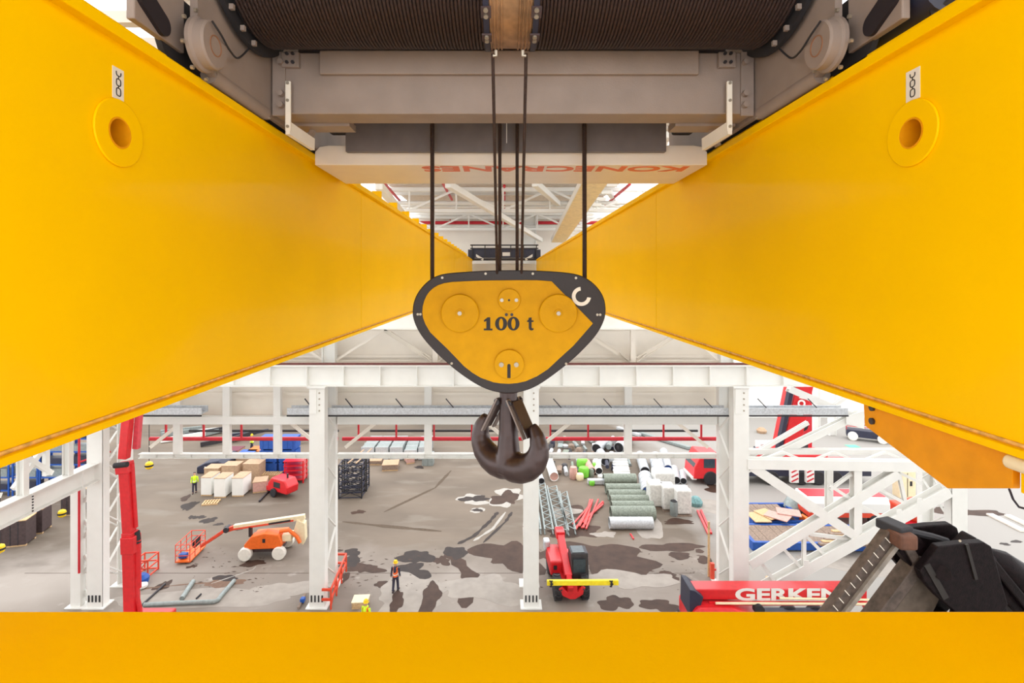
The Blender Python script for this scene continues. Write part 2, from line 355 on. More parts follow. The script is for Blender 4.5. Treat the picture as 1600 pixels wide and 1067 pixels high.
# knee braces and the tray rising to the roof
for nm, a, b, lab in (('roof_brace', U(592, 290, 15), U(638, 345, 24), 'white roof brace left of the hoisting ropes above the girder'), ('roof_brace', U(700, 288, 17), U(845, 375, 30), 'long white roof brace crossing behind the hoisting ropes'), ('roof_brace', U(836, 286, 17), U(872, 318, 24), 'short white roof brace beside the cream tray'), ('roof_brace', U(952, 300, 22), U(965, 318, 27), 'small roof brace above the right girder')):
    tag(MB().bar(a, b, .22, .22).build(nm, M_wht, bevel=.02), lab, 'brace')
t = thing('cable_tray', 'cream cable tray rising from the end wall to the roof', 'tray', tuple(U(872, 378, 30.5)))
a, b = U(872, 378, 30.0), U(930, 284, 15.6)
MB().bar(a, b, .75, .06).build('tray_bed', M_tray, t)
for s in (-1, 1): MB().bar(a + Vector((s * .38, 0, .1)), b + Vector((s * .38, 0, .1)), .04, .24).build('side_rail', M_wht, t)
for k in range(14): p = a.lerp(b, (k + .5) / 14); MB().bar(p + Vector((.42, 0, .02)), p + Vector((.75, 0, .02)), .12, .1).build('bracket', M_wht, t)
# pipes under the roof
def pipe_run(name, label, cat, y, Y, r, m, hang=(), x0=-16, x1=16, hm=None, dz=.7):
    z = U(0, y, Y).z; t = thing(name, label, cat, (0, Y, z))
    MB().cyl((x0, Y, z), (x1, Y, z), r, 10).build('pipe', m, t, smooth=True)
    for x in hang: MB().bar((x, Y, z), (x, Y, z + dz), .05, .05).build('hanger', hm or m, t)
    return t
pipe_run('service_pipe', 'upper white service pipe running under the roof deck', 'pipe', 317, 24, .1, M_wht, (-9, 9))
pipe_run('service_pipe', 'thin white service pipe just below the upper roof pipe', 'pipe', 323, 24.5, .05, M_wht, (-6, 6))
pipe_run('service_pipe', 'white service pipe above the red sprinkler pipe by the end wall', 'pipe', 339, 31.6, .13, M_wht, (-10, 10))
pipe_run('sprinkler_pipe', 'dark red sprinkler pipe high on the end wall under the roof', 'pipe', 348, 31.8, .1, M_redp, (-3.2, 1.2, 4.2, 7.1))
pipe_run('busbar', 'white conductor bar below the high red sprinkler pipe', 'rail', 353.5, 31.4, .09, M_wht)
for a, b, lab in ((U(600, 286, 20), U(625, 314, 25), 'red sprinkler branch pipe above the left girder'), (U(692, 286, 20), U(706, 312, 26), 'red sprinkler branch pipe between the left ropes'), (U(788, 290, 22), U(788, 330, 30), 'red sprinkler branch pipe behind the middle ropes'), (U(984, 288, 20), U(946, 320, 26), 'red sprinkler branch pipe above the right girder')):
    tag(MB().cyl(a, b, .06, 8).build('sprinkler_branch', M_redp, smooth=True), lab, 'pipe')

# ---------------------------------------------------------------- columns of the main row
YC, YR = 29.7, 31.8
colx = [-22.9, -10.43, 1.58, 13.35, 25.6]
names = ['white laced column at the left corner beside the red boom', 'white laced column right of the orange boom lift', 'white laced column directly below the lifting hook', 'white laced column left of the X bracing', 'white column at the right beyond the X bracing']
for i, x in enumerate(colx):
    t = thing('steel_column', names[i], 'column', (x, (YC + YR) / 2, 0), group='columns of the main row')
    zt = H - 5.95
    lab = MB().ibeam((x, YC, .06), (x, YC, zt), .55, .86, .05, up=(1, 0, 0)); lab.bb(x - .43, x + .43, YC - .30, YC - .24, .06, zt)
    lab.build('front_leg', M_wht, t)
    lab = MB().ibeam((x, YR, .06), (x, YR, zt), .4, .7, .05, up=(1, 0, 0)); lab.build('rear_leg', M_wht, t)
    z = .7; k = 0
    while z < zt - 1.6:
        for s in (-1, 1):
            a, b = (YC + .25, YR - .2) if k % 2 else (YR - .2, YC + .25)
            MB().bar((x + s * .33, a, z), (x + s * .33, b, z + 1.35), .05, .12, (1, 0, 0)).build('lacing_bar', M_wht, t)
        z += 1.45; k += 1
    for yy in (YC, YR): MB().bb(x - .6, x + .6, yy - .45, yy + .42, 0, .06).build('base_plate', M_wht, t)
    for k in range(4): MB().bb(x - .34 + k * .2, x - .26 + k * .2, YC - .325, YC - .30, .35, .72).build('slot', M_blk, t)
    zc = H - 6.0
    MB().bb(x - .5, x + .5, YC - .45, YR + .3, zc - .06, zc + .05).build('cap_plate', M_wht, t)
    MB().ibeam((x + .02, YR - .3, zc), (x + .02, YR - .3, ZR - .3), .5, .78, .05, up=(1, 0, 0)).build('upper_shaft', M_wht, t)
    MB().bb(x - .36, x - .02, YC - .36, YC - .3, zc - 1.5, zc - .1).build('splice_plate', M_wht, t)
    for k in range(4): MB().cyl((x + .14, YC - .33, zc - .35 - k * .33), (x + .14, YC - .28, zc - .35 - k * .33), .05, 8).build('bolt', M_bolt, t)

# runway beams
def runway(name, label, z0, z1, Y, x0, x1, step, off=0, rail=True):
    t = thing(name, label, 'beam', ((x0 + x1) / 2, Y, z0))
    MB().bb(x0, x1, Y - .02, Y + .02, z0, z1).build('web', M_wht, t)
    for n, z in (('bottom_flange', z0), ('top_flange', z1 - .05)): MB().bb(x0, x1, Y - .28, Y + .28, z, z + .05).build(n, M_wht, t)
    x = x0 + off
    st = MB().bb(-.02, .02, Y - .27, Y - .02, z0 + .05, z1 - .05)
    s0 = None
    while x < x1:
        if s0 is None:
            s0 = MB().bb(x - .025, x + .025, Y - .27, Y - .02, z0 + .05, z1 - .05).build('stiffener', M_wht, t); xs0 = x
        else: inst(s0, 'stiffener', t, (x - xs0, 0, 0))
        x += step
    if rail: MB().ibeam((x0, Y, z1 + .06), (x1, Y, z1 + .06), .1, .12, .03).build('rail', mat('rusty_rail', (120, 66, 60), .6, var=.15), t)
    return t
runway('runway_beam', 'lower white runway beam with a rusty rail across the columns', H - 6.0, H - 4.82, YC, -26, 34, 2.06, .55)
runway('runway_beam', 'upper white runway beam under the far crane ends', H - 2.8, H - 1.3, YC + .1, -26, 34, 4.1, 1.3)
# bracing truss between the two runway beams, in front of the wall
t = thing('bracing_truss', 'white bracing truss between the two runway beams', 'truss', (1.5, YR - .3, H - 5.6))
zb, zt = H - 4.95, H - 3.0; Yb = YR - .2
MB().ibeam((-23, Yb, zb), (13.4, Yb, zb), .2, .2, .03).build('bottom_chord', M_wht2, t); MB().ibeam((-23, Yb, zt), (13.4, Yb, zt), .2, .2, .03).build('top_chord', M_wht2, t)
for k in range(3):
    c0, c1 = colx[k], colx[k + 1]; m = (c0 + c1) / 2 + (.35 if k else 0)
    MB().bar((m, Yb, zb), (m, Yb, zt), .3, .25).build('post', M_wht2, t)
    for s, e in ((-1, c0), (1, c1)):
        MB().ibeam((m + s * .3, Yb, zb + .15), (m + s * 3.1, Yb, zt), .25, .25, .03).build('diagonal', M_wht2, t)
        MB().bar((m + s * 3.1, Yb, zt), (e - s * .4, Yb, zb + .1), .14, .14).build('diagonal', M_wht2, t)
        MB().bar((m + s * .2, Yb - .14, zb + .03), (m + s * .8, Yb - .14, zb + .55), .03, .35, (0, 1, 0)).build('gusset_plate', M_wht2, t)

# portal frames in the opening under the wall: two beams with posts
zb0, zb1 = U(0, 715, YR).z, U(0, 708, YR).z
zt0, zt1 = U(0, 662, YR).z, U(0, 650, YR).z
bays = [('left', -22.0, -10.9, (278, 355, 434)), ('middle', -10.0, 1.15, (669,)), ('right', 1.95, 12.9, (981,))]
for nm, x0, x1, posts in bays:
    t = thing('opening_frame', {'left': 'white opening frame above the pallets and orange boom lift', 'middle': 'white opening frame between the columns left of the hook', 'right': 'white opening frame above the pipes and duct rolls'}[nm], 'frame', ((x0 + x1) / 2, YR, zb0))
    MB().ibeam((x0, YR, (zb0 + zb1) / 2), (x1, YR, (zb0 + zb1) / 2), .35, zb1 - zb0, .03).build('lower_beam', M_wht, t)
    n = int((x1 - x0) / 1.05)
    for k in range(1, n): MB().bb(x0 + k * 1.05 - .012, x0 + k * 1.05 + .012, YR - .17, YR - .01, zb0 + .03, zb1 - .03).build('stiffener', M_wht, t)
    MB().bb(x0, x1, YR - .2, YR + .2, zt0, zt1).build('upper_beam', M_wht, t, bevel=.02)
    for px in posts: xx = (px - CX) * YR / FP; MB().bb(xx - .22, xx + .22, YR - .15, YR + .15, zb1, zt1 + 2.2).build('post', M_wht, t, bevel=.02)
    # brace behind the frame
    MB().bar((x0 + .3, YR + .5, zb1 + .2), (x0 + 2.4, YR + .5, zt0 + .1), .12, .2).build('knee_brace', M_wht2, t)
    MB().bar((x1 - .3, YR + .5, zb1 + .2), (x1 - 2.4, YR + .5, zt0 + .1), .12, .2).build('knee_brace', M_wht2, t)
    zr = U(0, 685.5, YR + .9).z
    p = thing('sprinkler_pipe', {'left': 'bright red sprinkler pipe in the left opening above the pallets', 'middle': 'bright red sprinkler pipe in the middle opening left of the hook', 'right': 'bright red sprinkler pipe in the right opening above the pipe stacks'}[nm], 'pipe', ((x0 + x1) / 2, YR + .9, zr))
    MB().cyl((x0, YR + .9, zr), (x1 + .6, YR + .9, zr), .12, 10).build('pipe', M_redp, p, smooth=True)
    k = x0 + 1.0
    while k < x1: MB().bb(k - .05, k + .05, YR + .85, YR + .95, zr, zr + 1.1).build('hanger', M_redp, p); k += 2.35
    # dark service duct behind
    tag(MB().cyl((x0 + 1.2, YR + 3, U(0, 673, YR + 3).z), (x1, YR + 3, U(0, 673, YR + 3).z), .08, 8).build('cable_duct', M_blk, smooth=True), {'left': 'dark cable duct behind the left opening', 'middle': 'dark cable duct behind the middle opening', 'right': 'dark cable duct behind the right opening'}[nm], 'duct')

# galvanised walkway tray on the columns
for x0, x1, lab in ((-10.05, 1.2, 'galvanised tray running from the left column to the hook column'), (1.95, 12.95, 'galvanised tray running from the hook column to the X bracing'), (13.75, 19.8, 'galvanised tray crossing in front of the red crane boom'), (-12.4, -10.9, 'short galvanised tray stub left of its column'), (-21.5, -17.3, 'galvanised tray under the left girder beside the red boom')):
    Yt = YC + .5; za = U(0, 650, Yt).z; zb_ = U(0, 637, Yt).z
    t = thing('cable_tray', lab, 'tray', ((x0 + x1) / 2, Yt, za))
    MB().bb(x0, x1, Yt - .05, Yt + .55, za + .12, za + .16).build('tray_bed', M_glv, t)
    MB().bb(x0, x1, Yt - .08, Yt - .03, za + .1, zb_).build('side_rail', M_glv, t); MB().bb(x0, x1, Yt + .55, Yt + .6, za + .1, zb_).build('side_rail', M_glv, t)
    MB().cyl((x0, Yt - .1, za + .04), (x1, Yt - .1, za + .04), .05, 8).build('black_cable', M_blk, t, smooth=True)
    k = x0 + 1.4
    while k < x1: MB().bar((k, Yt, zb_), (k - .45, Yt + .1, zb_ + .5), .05, .05).build('stay_rod', M_dk, t); k += 2.9

# X bracing on the right
t = thing('cross_bracing', 'white lattice X bracing to the right of its column', 'bracing', (19.5, YC, 0))
SEGN = [0]
def seg(n, a, b, w=.35, Y=YC, m=M_wht):
    SEGN[0] += 1; Y = Y + .006 * SEGN[0] - .08; w = w + .003 * (SEGN[0] % 7)
    MB().ibeam(U(*a, Y), U(*b, Y), w, w, .05, up=(0, 1, 0)).build(n, m, t)
seg('top_beam', (1165, 723), (1600, 730), .55); seg('top_beam', (1160, 705), (1560, 705), .3, YR)
for a, b in (((1185, 742), (1332, 838)), ((1190, 920), (1475, 762)), ((1180, 862), (1420, 722)), ((1240, 950), (1475, 800))): pass
seg('main_diagonal', (1172, 727), (1335, 836), .5); seg('main_diagonal', (1170, 880), (1400, 738), .5); seg('main_diagonal', (1170, 934), (1478, 765), .6)
seg('upright', (1337, 730), (1337, 838), .42); seg('upright', (1295, 720), (1295, 800), .34, YR); seg('upright', (1256, 838), (1256, 886), .18)
for a, b in (((1296, 765), (1330, 740)), ((1296, 758), (1330, 780)), ((1258, 836), (1290, 868)), ((1370, 762), (1412, 785)), ((1404, 740), (1414, 785)), ((1404, 738), (1440, 755)), ((1345, 790), (1378, 808)), ((1265, 834), (1330, 842)), ((1222, 855), (1250, 885)), ((1190, 880), (1215, 915))): seg('secondary_bar', a, b, .16)
for k in range(5):
    xa = 1182 + k * 80
    seg('secondary_bar', (xa, 722), (xa + 40, 706), .12, YC + 1); seg('secondary_bar', (xa + 40, 706), (xa + 80, 722), .12, YC + 1)
seg('upper_brace', (1232, 607), (1345, 655), .4, YR); seg('upper_brace', (1345, 645), (1166, 732), .4, YR); seg('upper_brace', (1166, 716), (1262, 660), .22, YR); seg('upper_brace', (1305, 632), (1350, 600), .22, YR)
MB().prism([(U(1318, 0, YR).x, U(0, 660, YR).z), (U(1345, 0, YR).x, U(0, 668, YR).z), (U(1345, 0, YR).x, U(0, 640, YR).z), (U(1318, 0, YR).x, U(0, 648, YR).z)], 'y', YR - .3, YR - .24).build('gusset_plate', M_wht, t)
for px in (1260, 1405, 1437): 
    p = U(px, 915 - (px - 1195) * .548, YC - .35); MB().box(p, (.3, .04, .3)).build('splice_plate', M_wht, t)
# far post row seen behind on the right
for px, lab in ((1275, 'white far column with base plates behind the red crane boom'), (1300, 'white far column right of the red crane mast')):
    p = G(px, 676 if px == 1275 else 680); tag(MB().ibeam(p, p + Vector((0, 0, 9)), .5, .8, .05, up=(1, 0, 0)).build('steel_column', M_wht), lab, 'column')

# left side: beam towards the camera with posts, rear post and truss
t = thing('side_beam', 'white side beam leaving the left corner column towards the front', 'beam', (-22.9, 18, H - 11.25))
MB().ibeam((-22.9, 5, H - 10.75), (-22.9, YC - .3, H - 10.75), .6, 1.0, .04).build('girder', M_wht, t)
for k in range(9): MB().bb(-22.62, -22.6 + .3 - .3 + .02, YC - 3.0 * k - 1.5, YC - 3.0 * k - 1.46, H - 11.2, H - 10.3).build('stiffener', M_wht, t)
for k in range(6): MB().cyl((-22.6, 25.2, H - 11.1 + k * .14), (-22.56, 25.2, H - 11.1 + k * .14), .04, 6).build('bolt', M_dk, t)
for Y, w, lab in ((25.0, .3, 'white upright on the side beam nearer the left frame edge'), (27.6, .3, 'white upright on the side beam beside the red riser pipe')):
    tag(MB().ibeam((-22.9, Y, H - 10.25), (-22.9, Y, H - 6.5), w, .36, .05, up=(1, 0, 0)).bb(-22.74, -22.70, Y - w / 2, Y + w / 2, H - 10.25, H - 6.5).build('upright', M_wht, bevel=.01), lab, 'column')
t = thing('side_truss', 'white lattice side truss in front of the blue racks', 'truss', (-23.6, 24, H - 10.2))
for Y0, Y1 in ((20.0, 24.6), (25.3, 27.4)):
    MB().bar((-23.6, Y0, H - 10.1), (-23.6, Y1, H - 8.2), .2, .25).build('diagonal', M_wht, t); MB().bar((-23.58, Y1, H - 10.1), (-23.58, Y0, H - 8.2), .19, .23).build('diagonal', M_wht, t)
MB().bar((-23.6, 12, H - 8.0), (-23.6, 29, H - 8.0), .25, .4).build('top_chord', M_wht, t); MB().bar((-23.6, 27.1, H - 10.1), (-23.6, 27.1, H - 8), .2, .25).build('post', M_wht, t)
p = G(122, 946)
t = thing('slender_post', 'slender white post beside the left corner column', 'column', tuple(p))
MB().bb(p.x - .28, p.x + .28, p.y - .2, p.y + .2, 0, H - 11.2).build('shaft', M_wht, t); MB().bb(p.x - .5, p.x + .5, p.y - .35, p.y + .35, 0, .05).build('base_plate', M_wht, t)
for k in range(6):
    z = .8 + k * 1.0; MB().bar((p.x + .28, p.y + .1, z), (-23.35, p.y + .1, z + (.7 if k % 2 else -.7)), .1, .14).build('lacing_bar', M_wht, t)
rp = thing('riser_pipe', 'thin red riser pipe on the slender left post', 'pipe', (p.x + .3, p.y - .3, 2.0))
MB().cyl((p.x + .3, p.y - .3, 2.0), (p.x + .3, p.y - .3, H - 7.2), .06, 8).build('pipe', M_redp, rp, smooth=True); MB().cyl((p.x + .3, p.y - .3, H - 10.2), (p.x + 1.4, p.y + .6, H - 9.9), .05, 8).build('branch', M_redp, rp, smooth=True)
# ================================================================ THE CRANE
XL, XR = -1.70, 1.84           # inner faces of the two girders
def circ(u, v, r, n=48): return [(u + r * math.cos(2 * math.pi * i / n), v + r * math.sin(2 * math.pi * i / n)) for i in range(n)]
def girder(side, label):
    s = -1 if side == 'l' else 1; X = XL if side == 'l' else XR; Y0, Y1 = .25, 29.0
    yb, zb = (2.316, H + .647) if side == 'l' else (2.354, H + .657)
    t = thing('crane_girder', label, 'crane girder', (X, 1, H - .63), group='bridge girders')
    zl, zh = H - .6, H + 1.05
    # inner web plate with a round hole
    n = 48; hole = circ(yb, zb, .067, n); sq = []
    for i in range(n):
        a = 2 * math.pi * i / n; c, d = math.cos(a), math.sin(a); k = .25 / max(abs(c), abs(d)); sq.append((yb + c * k, zb + d * k))
    mb = MB(); mb.ring(sq, hole, 'x', X, X + s * .02)
    for a0, a1, b0, b1 in ((Y0, yb - .25, zl, zh), (yb + .25, Y1, zl, zh), (yb - .25, yb + .25, zl, zb - .25), (yb - .25, yb + .25, zb + .25, zh)):
        mb.bb(X, X + s * .02, a0, a1, b0, b1)
    mb.build('web_plate', M_yel, t)
    MB().bb(X + s * .66, X + s * .68, Y0, Y1, zl, zh).build('outer_web_plate', M_yel, t)
    MB().bb(X - s * .05, X + s * .78, Y0, Y1, H + 1.045, H + 1.10).build('top_flange', M_yel, t, bevel=.006)
    MB().bb(X + s * .02, X + s * .12, Y0, Y1, H + 1.10, H + 1.15).build('rail', M_yel, t, bevel=.004)
    MB().bb(X - s * .035, X + s * .76, Y0, Y1, H - .625, H - .595).build('bottom_flange', M_yel, t, bevel=.004)
    MB().tube([(X - s * .005, Y0, H - .588), (X - s * .005, Y1, H - .588)], .008, 6).build('flange_light_line', mat('painted_flange_light', (250, 196, 110), .4, var=.2, scale=30), t)  # pale line paints the light along the bottom flange's top
    b = MB().annulus(yb, zb, .067, .148, 'x', X - s * .012, X).build('boss_ring', M_yel, t, smooth=True, bevel=.004)
    MB().annulus(yb, zb, .061, .068, 'x', X - s * .012, X + s * .5).build('hole_sleeve', M_orange, t, smooth=True)
    MB().disc(yb, zb, .068, 'x', X + s * .5, X + s * .51).build('hole_end', M_orange, t)
    # sticker with a chain symbol
    zs = zb + .217; hw = .034 if side == 'l' else .040
    st = MB().bb(X - s * .002, X, yb - hw, yb + hw, zs - .069, zs + .069).build('sticker', M_strip, t, label='white sticker with a black chain symbol')
    mb = MB(); xx = X - s * .0035
    def loop(cz, rw, rh, a0=0, a1=360):
        pts = []
        for k in range(25):
            a = math.radians(a0 + (a1 - a0) * k / 24); c, d = math.cos(a), math.sin(a)
            pts.append((xx, yb + rw * (abs(c) ** .6) * (1 if c >= 0 else -1), cz + rh * (abs(d) ** .6) * (1 if d >= 0 else -1)))
        mb.tube(pts, .0022, 5)
    loop(zs - .036, .013, .017); loop(zs + .006, .013, .015); loop(zs + .052, .014, .018, 180, 360)
    mb.tube([(xx, yb, zs - .02), (xx, yb, zs - .008)], .002, 5); mb.tube([(xx, yb, zs + .02), (xx, yb, zs + .034)], .002, 5)
    mb.build('chain_symbol', M_ink, st)
    # vertical plate seams
    for Y in (6.3, 12.3, 18.3, 24.3): MB().bb(X - s * .003, X, Y - .004, Y + .004, zl, zh).build('plate_seam', M_yel, t)
    if side == 'l':
        src = None
        for k in range(18):
            Y = 6.6 + k * 1.15
            if src is None: src = MB().bb(X - .24, X - .1, Y, Y + .05, H + 1.10, H + 1.31).build('lug', M_yel, t, bevel=.006)
            else: inst(src, 'lug', t, (0, k * 1.15, 0))
    MB().bb(X, X + s * .7, Y1 - .03, Y1, zl, zh).build('end_plate', M_yel, t)
    return t
girder('l', 'left yellow bridge girder with the flange lugs')
gr = girder('r', 'right yellow bridge girder above the orange bracket')
# bracket under the right girder
XB = 1.86
t = thing('support_bracket', 'orange plate bracket bolted under the right girder', 'bracket', (2.0, 2.3, H - .9))
def yz(px, py): Y = FP * XB / (px - CX); return (Y, H - (py - CY) * Y / FP)
P = [(2.71, H - .627), yz(1351, 665), yz(1480, 763), yz(1582, 763), (yz(1582, 763)[0], H - .627)]
MB().prism(P, 'x', XB, XB + .03).build('side_plate', M_orange, t, bevel=.003)
MB().bb(XB, XB + .5, P[3][0] - .06, P[3][0] - .03, H - .765, H - .66).build('end_plate', M_yel, t, bevel=.003)
MB().prism(P, 'x', XB + .47, XB + .5).build('side_plate', M_orange, t)
for py in (637, 658):
    y_, z_ = yz(1364, py); MB().disc(y_, z_, .016, 'x', XB - .012, XB).build('bolt', M_dk, t)
tag(MB().cyl((XB - .03, 1.90, H - .655), (XB - .03, 1.80, H - .655), .026, 14).build('limit_switch', M_crm, smooth=True, bevel=.006), 'cream limit switch under the right girder beside the bracket', 'switch')
tag(MB().tube([U(1577, 764, 1.93), U(1583, 780, 1.9), U(1592, 792, 1.88), U(1606, 796, 1.84), U(1620, 780, 1.80)], .004, 6).build('loose_cable', M_navy, smooth=True), 'dark cable loop hanging below the orange bracket', 'cable')
# yellow cross beam right below the camera, between the girders
t = thing('cross_beam', 'yellow cross beam filling the bottom of the view', 'crane girder', (0, 1.15, H - 1.4))
MB().bb(XL + .04, XR - .04, .75, 1.425, H - .93, H - .9).build('top_plate', M_yel, t, bevel=.004)
MB().bb(XL + .04, XR - .04, .8, 1.38, H - 1.5, H - .93).build('box_body', M_yel, t)
# far end of the bridge: platform between the girders
t = thing('end_platform', 'dark navy maintenance platform at the far end of the girders', 'platform', (0.05, 28.4, H + .95))
x0, x1 = U(738, 0, 28.4).x, U(838, 0, 28.4).x; za, zb = U(0, 403, 28.4).z, U(0, 389, 28.4).z
MB().bb(x0, x1, 28.3, 28.4, za, zb).build('panel', M_navy, t, bevel=.02)
for k in range(6): x = x0 + (x1 - x0) * k / 5; MB().bar((x, 28.28, za), (x, 28.28, zb + .2), .05, .05).build('post', M_dk, t)
for z in (zb + .2, zb + .02, za - .05): MB().cyl((x0 - .1, 28.28, z), (x1 + .1, 28.28, z), .035, 8).build('rail', M_dk, t)
for s, x in ((-1, x0), (1, x1)): MB().bar((x + s * .05, 28.4, za + .3), (x - s * .6, 28.3, za - .1), .12, .12).build('strut', M_wht, t); MB().box((x + s * .05, 28.4, za + .2), (.35, .2, .5)).build('buffer', M_navy, t)
MB().bb(x0, x1, 28.3, 29.1, za - .12, za - .05).build('floor_grating', M_dk, t)
MB().bb(U(785, 0, 28.2).x, U(797, 0, 28.2).x, 28.27, 28.29, za + .1, za + .3).build('white_plate', M_wht, t)
t = thing('end_carriage', 'white end carriage carrying the far ends of the girders', 'carriage', (.07, 29.4, H - 1.25))
MB().bb(-3.4, 3.5, 29.1, 29.7, H - 1.15, H - .62).build('box_beam', M_wht, t, bevel=.02)
for x in (-2.8, 2.9): MB().cyl((x, 29.35, H - 1.08), (x, 29.55, H - 1.08), .2, 20).build('wheel', M_dk, t)
MB().bb(XL, XR, 29.3, 29.4, H - .6, H + .9).build('tie_plate', M_wht, t)

# ---------------------------------------------------------------- trolley
t = thing('trolley', 'grey crane trolley frame riding on both girders', 'crane trolley', (.07, 3.7, H + 1.15))
xa, xb = XL + .05, XR - .05
MB().bb(xa + .02, xb - .02, 3.7, 3.93, H + 1.169, H + 1.60).build('front_beam', M_grey, t, bevel=.008)
MB().bb(U(502, 0, 3.7).x, U(1089, 0, 3.7).x, 3.66, 3.7, H + 1.435, H + 1.60).build('ledge_plate', M_grey, t, bevel=.006)
MB().bb(U(540, 0, 4.5).x, U(1041, 0, 4.5).x, 4.5, 4.56, H + 1.1, H + 1.45).build('rear_beam', M_greyd, t)
MB().bb(U(791, 0, 4.48).x, U(792.3, 0, 4.48).x, 4.485, 4.5, H + 1.17, H + 1.34).build('painted_slit_light', M_wht, t)  # white strip paints light showing through a slit
# printed tie panel
pts = [(xa, H + 1.005), (xa, H + 1.12), (xa + .04, H + 1.165), (xa + .12, H + 1.178), (xb - .12, H + 1.178), (xb - .04, H + 1.165), (xb, H + 1.12), (xb, H + 1.005)]
M_panel = mat('glossy_white_panel', (236, 226, 214), .3, var=.02)
pan = MB().prism(pts, 'y', 4.6, 5.5).build('tie_panel', M_panel, t, bevel=.006, label='white tie panel printed KONECRANES on its underside')
M_logo = mat('faded_orange_print', (240, 120, 80), .5, var=.1, scale=3)
lettering('KONECRANES', .29, M_logo, pan, (.47, 4.745, H + 1.004), (math.pi, 0, math.pi), extrude=.002, bold=.008, spacing=1.0, sx=1.28)
for s, X in ((-1, XL), (1, XR)):
    e = X - s * .05
    side = [(2.86, H + 1.17), (3.0, H + 1.145), (5.6, H + 1.14), (5.6, H + 2.5), (2.8, H + 2.9), (2.8, H + 1.30)]
    sp = MB().prism(side, 'x', e - s * .02, e + s * .02).build('side_plate', M_grey, t)
    bx = MB().bb(e + s * .05, e + s * .09, 2.42, 2.80, H + 1.205, H + 2.2).build('bumper_box', M_grey, t, bevel=.006)
    # oval recess plate on the bumper box
    pl = []
    for k in range(32):
        a = 2 * math.pi * k / 32; u, v = .055 * math.cos(a), .055 * math.sin(a)
        v2 = v; u2 = u + (.07 if u > 0 else -.07); ca, sa = math.cos(-.5), math.sin(-.5)
        pl.append((2.54 + u2 * ca - v2 * sa, H + 1.30 + u2 * sa + v2 * ca))
    MB().prism(pl, 'x', e + s * .03, e + s * .05).build('rubber_buffer', mat('black_rubber_pad', (30, 20, 26), .8), bx)
    hub = MB().lathe([(.14, 0), (.14, s * -.02), (.125, s * -.03), (.125, s * -.075), (.115, s * -.085), (.02, s * -.085)], (e - s * .02, 2.82, H + 1.26), 'x', 36).build('wheel_hub', M_grey, t, smooth=True)
    MB().annulus(2.82, H + 1.255, .05, .056, 'x', e - s * .109, e - s * .105).build('rust_ring', mat('rust_mark', (150, 104, 74), .7), hub)
    for k in range(8):
        a = 2 * math.pi * k / 8 + .3; MB().cyl((e - s * .02, 2.82 + .17 * math.cos(a), H + 1.26 + .17 * math.sin(a)), (e - s * .035, 2.82 + .17 * math.cos(a), H + 1.26 + .17 * math.sin(a)), .011, 6).build('bolt', M_bolt, hub)
    MB().lathe([(.2, 0), (.2, s * -.03)], (e + s * .1, 2.82, H + 1.29), 'x', 30).build('wheel', M_blk, t, smooth=True)
    MB().cyl((e + s * .02, 2.98, H + 1.165), (e + s * .02, 3.66, H + 1.165), .05, 14).build('wheel_guard_tube', M_grey, t, smooth=True)
    MB().cyl((e + s * .02, 3.6, H + 1.165), (e + s * .02, 3.72, H + 1.165), .035, 12).build('tube_end', M_bolt, t, smooth=True)
    MB().tube(spline([(e - s * .12, 2.76, H + 1.36), (e - s * .13, 2.83, H + 1.32), (e - s * .1, 2.98, H + 1.30), (e - s * .06, 3.15, H + 1.33), (e - s * .05, 3.3, H + 1.45)]), .006, 6).build('grease_hose', M_blk, t, smooth=True)
    MB().bb(X + s * .13, X + s * .2, 2.9, 5.6, H + 1.10, H + 1.6).build('gap_skirt', M_blk, t)  # dark skirt added to close the bright gap above the girder
    # beam end plate, bolts, pads
    MB().bb(e - s * .03, e - s * .12, 3.68, 3.7, H + 1.15, H + 1.60).build('end_plate', M_grey, t, bevel=.004)
    for z in (1.52, 1.30, 1.22): MB().cyl((e - s * .1, 3.685, H + z), (e - s * .1, 3.64, H + z), .022, 6).build('bolt', M_grey, t)
    x = U(455 if s < 0 else 1135, 0, 3.68).x
    MB().bb(x - .06, x + .06, 3.66, 3.7, H + 1.485, H + 1.59).build('lug_plate', M_grey, t, bevel=.004)
    for dz in (1.515, 1.575):
        for dx in (-.02, .02): MB().cyl((x + dx, 3.66, H + dz), (x + dx, 3.645, H + dz), .012, 6).build('bolt', M_dk, t)
    # L-shaped stop bracket
    x = U(449.5 if s < 0 else 1140.5, 0, 3.63).x
    br = MB().bb(x - .018, x + .018, 3.63, 3.65, H + 1.03, H + 1.375).build('stop_bracket', M_strip, t, bevel=.003)
    MB().bar((x - s * .0, 3.63, H + 1.05), (x - s * .04, 4.0, H + 1.03), .03, .09).build('foot', M_strip, br)
    for z in (1.36, 1.24, 1.06): MB().cyl((x, 3.63, H + z), (x, 3.622, H + z), .011, 8).build('bolt', M_bolt, br)
    MB().bar((e - s * .2, 4.05, H + 1.19), (e - s * .13, 4.05, H + 1.03), .05, .03).build('clip', M_grey, t)
    MB().bb(e - s * .15, e - s * .32, 4.3, 4.6, H + 1.26, H + 1.42).build('gearbox_flank', M_blk, t, bevel=.02)
    MB().bb(e - s * .05, e - s * .5, 3.93, 4.1, H + 1.15, H + 1.2).build('gusset_plate', M_grey, t)
MB().cyl((2.02, 2.36, H + 1.33), (2.02, 2.8, H + 1.33), .13, 20).build('drive_motor', M_navy, t, smooth=True)
for q in range(3): MB().tube(spline([(1.95 + .05 * q, 2.4, H + 1.22), (2.08 + .04 * q, 2.32, H + 1.3), (2.2, 2.3, H + 1.45), (2.25 + .05 * q, 2.3, H + 1.7)]), .018, 6).build('motor_cable', M_blk, t, smooth=True)
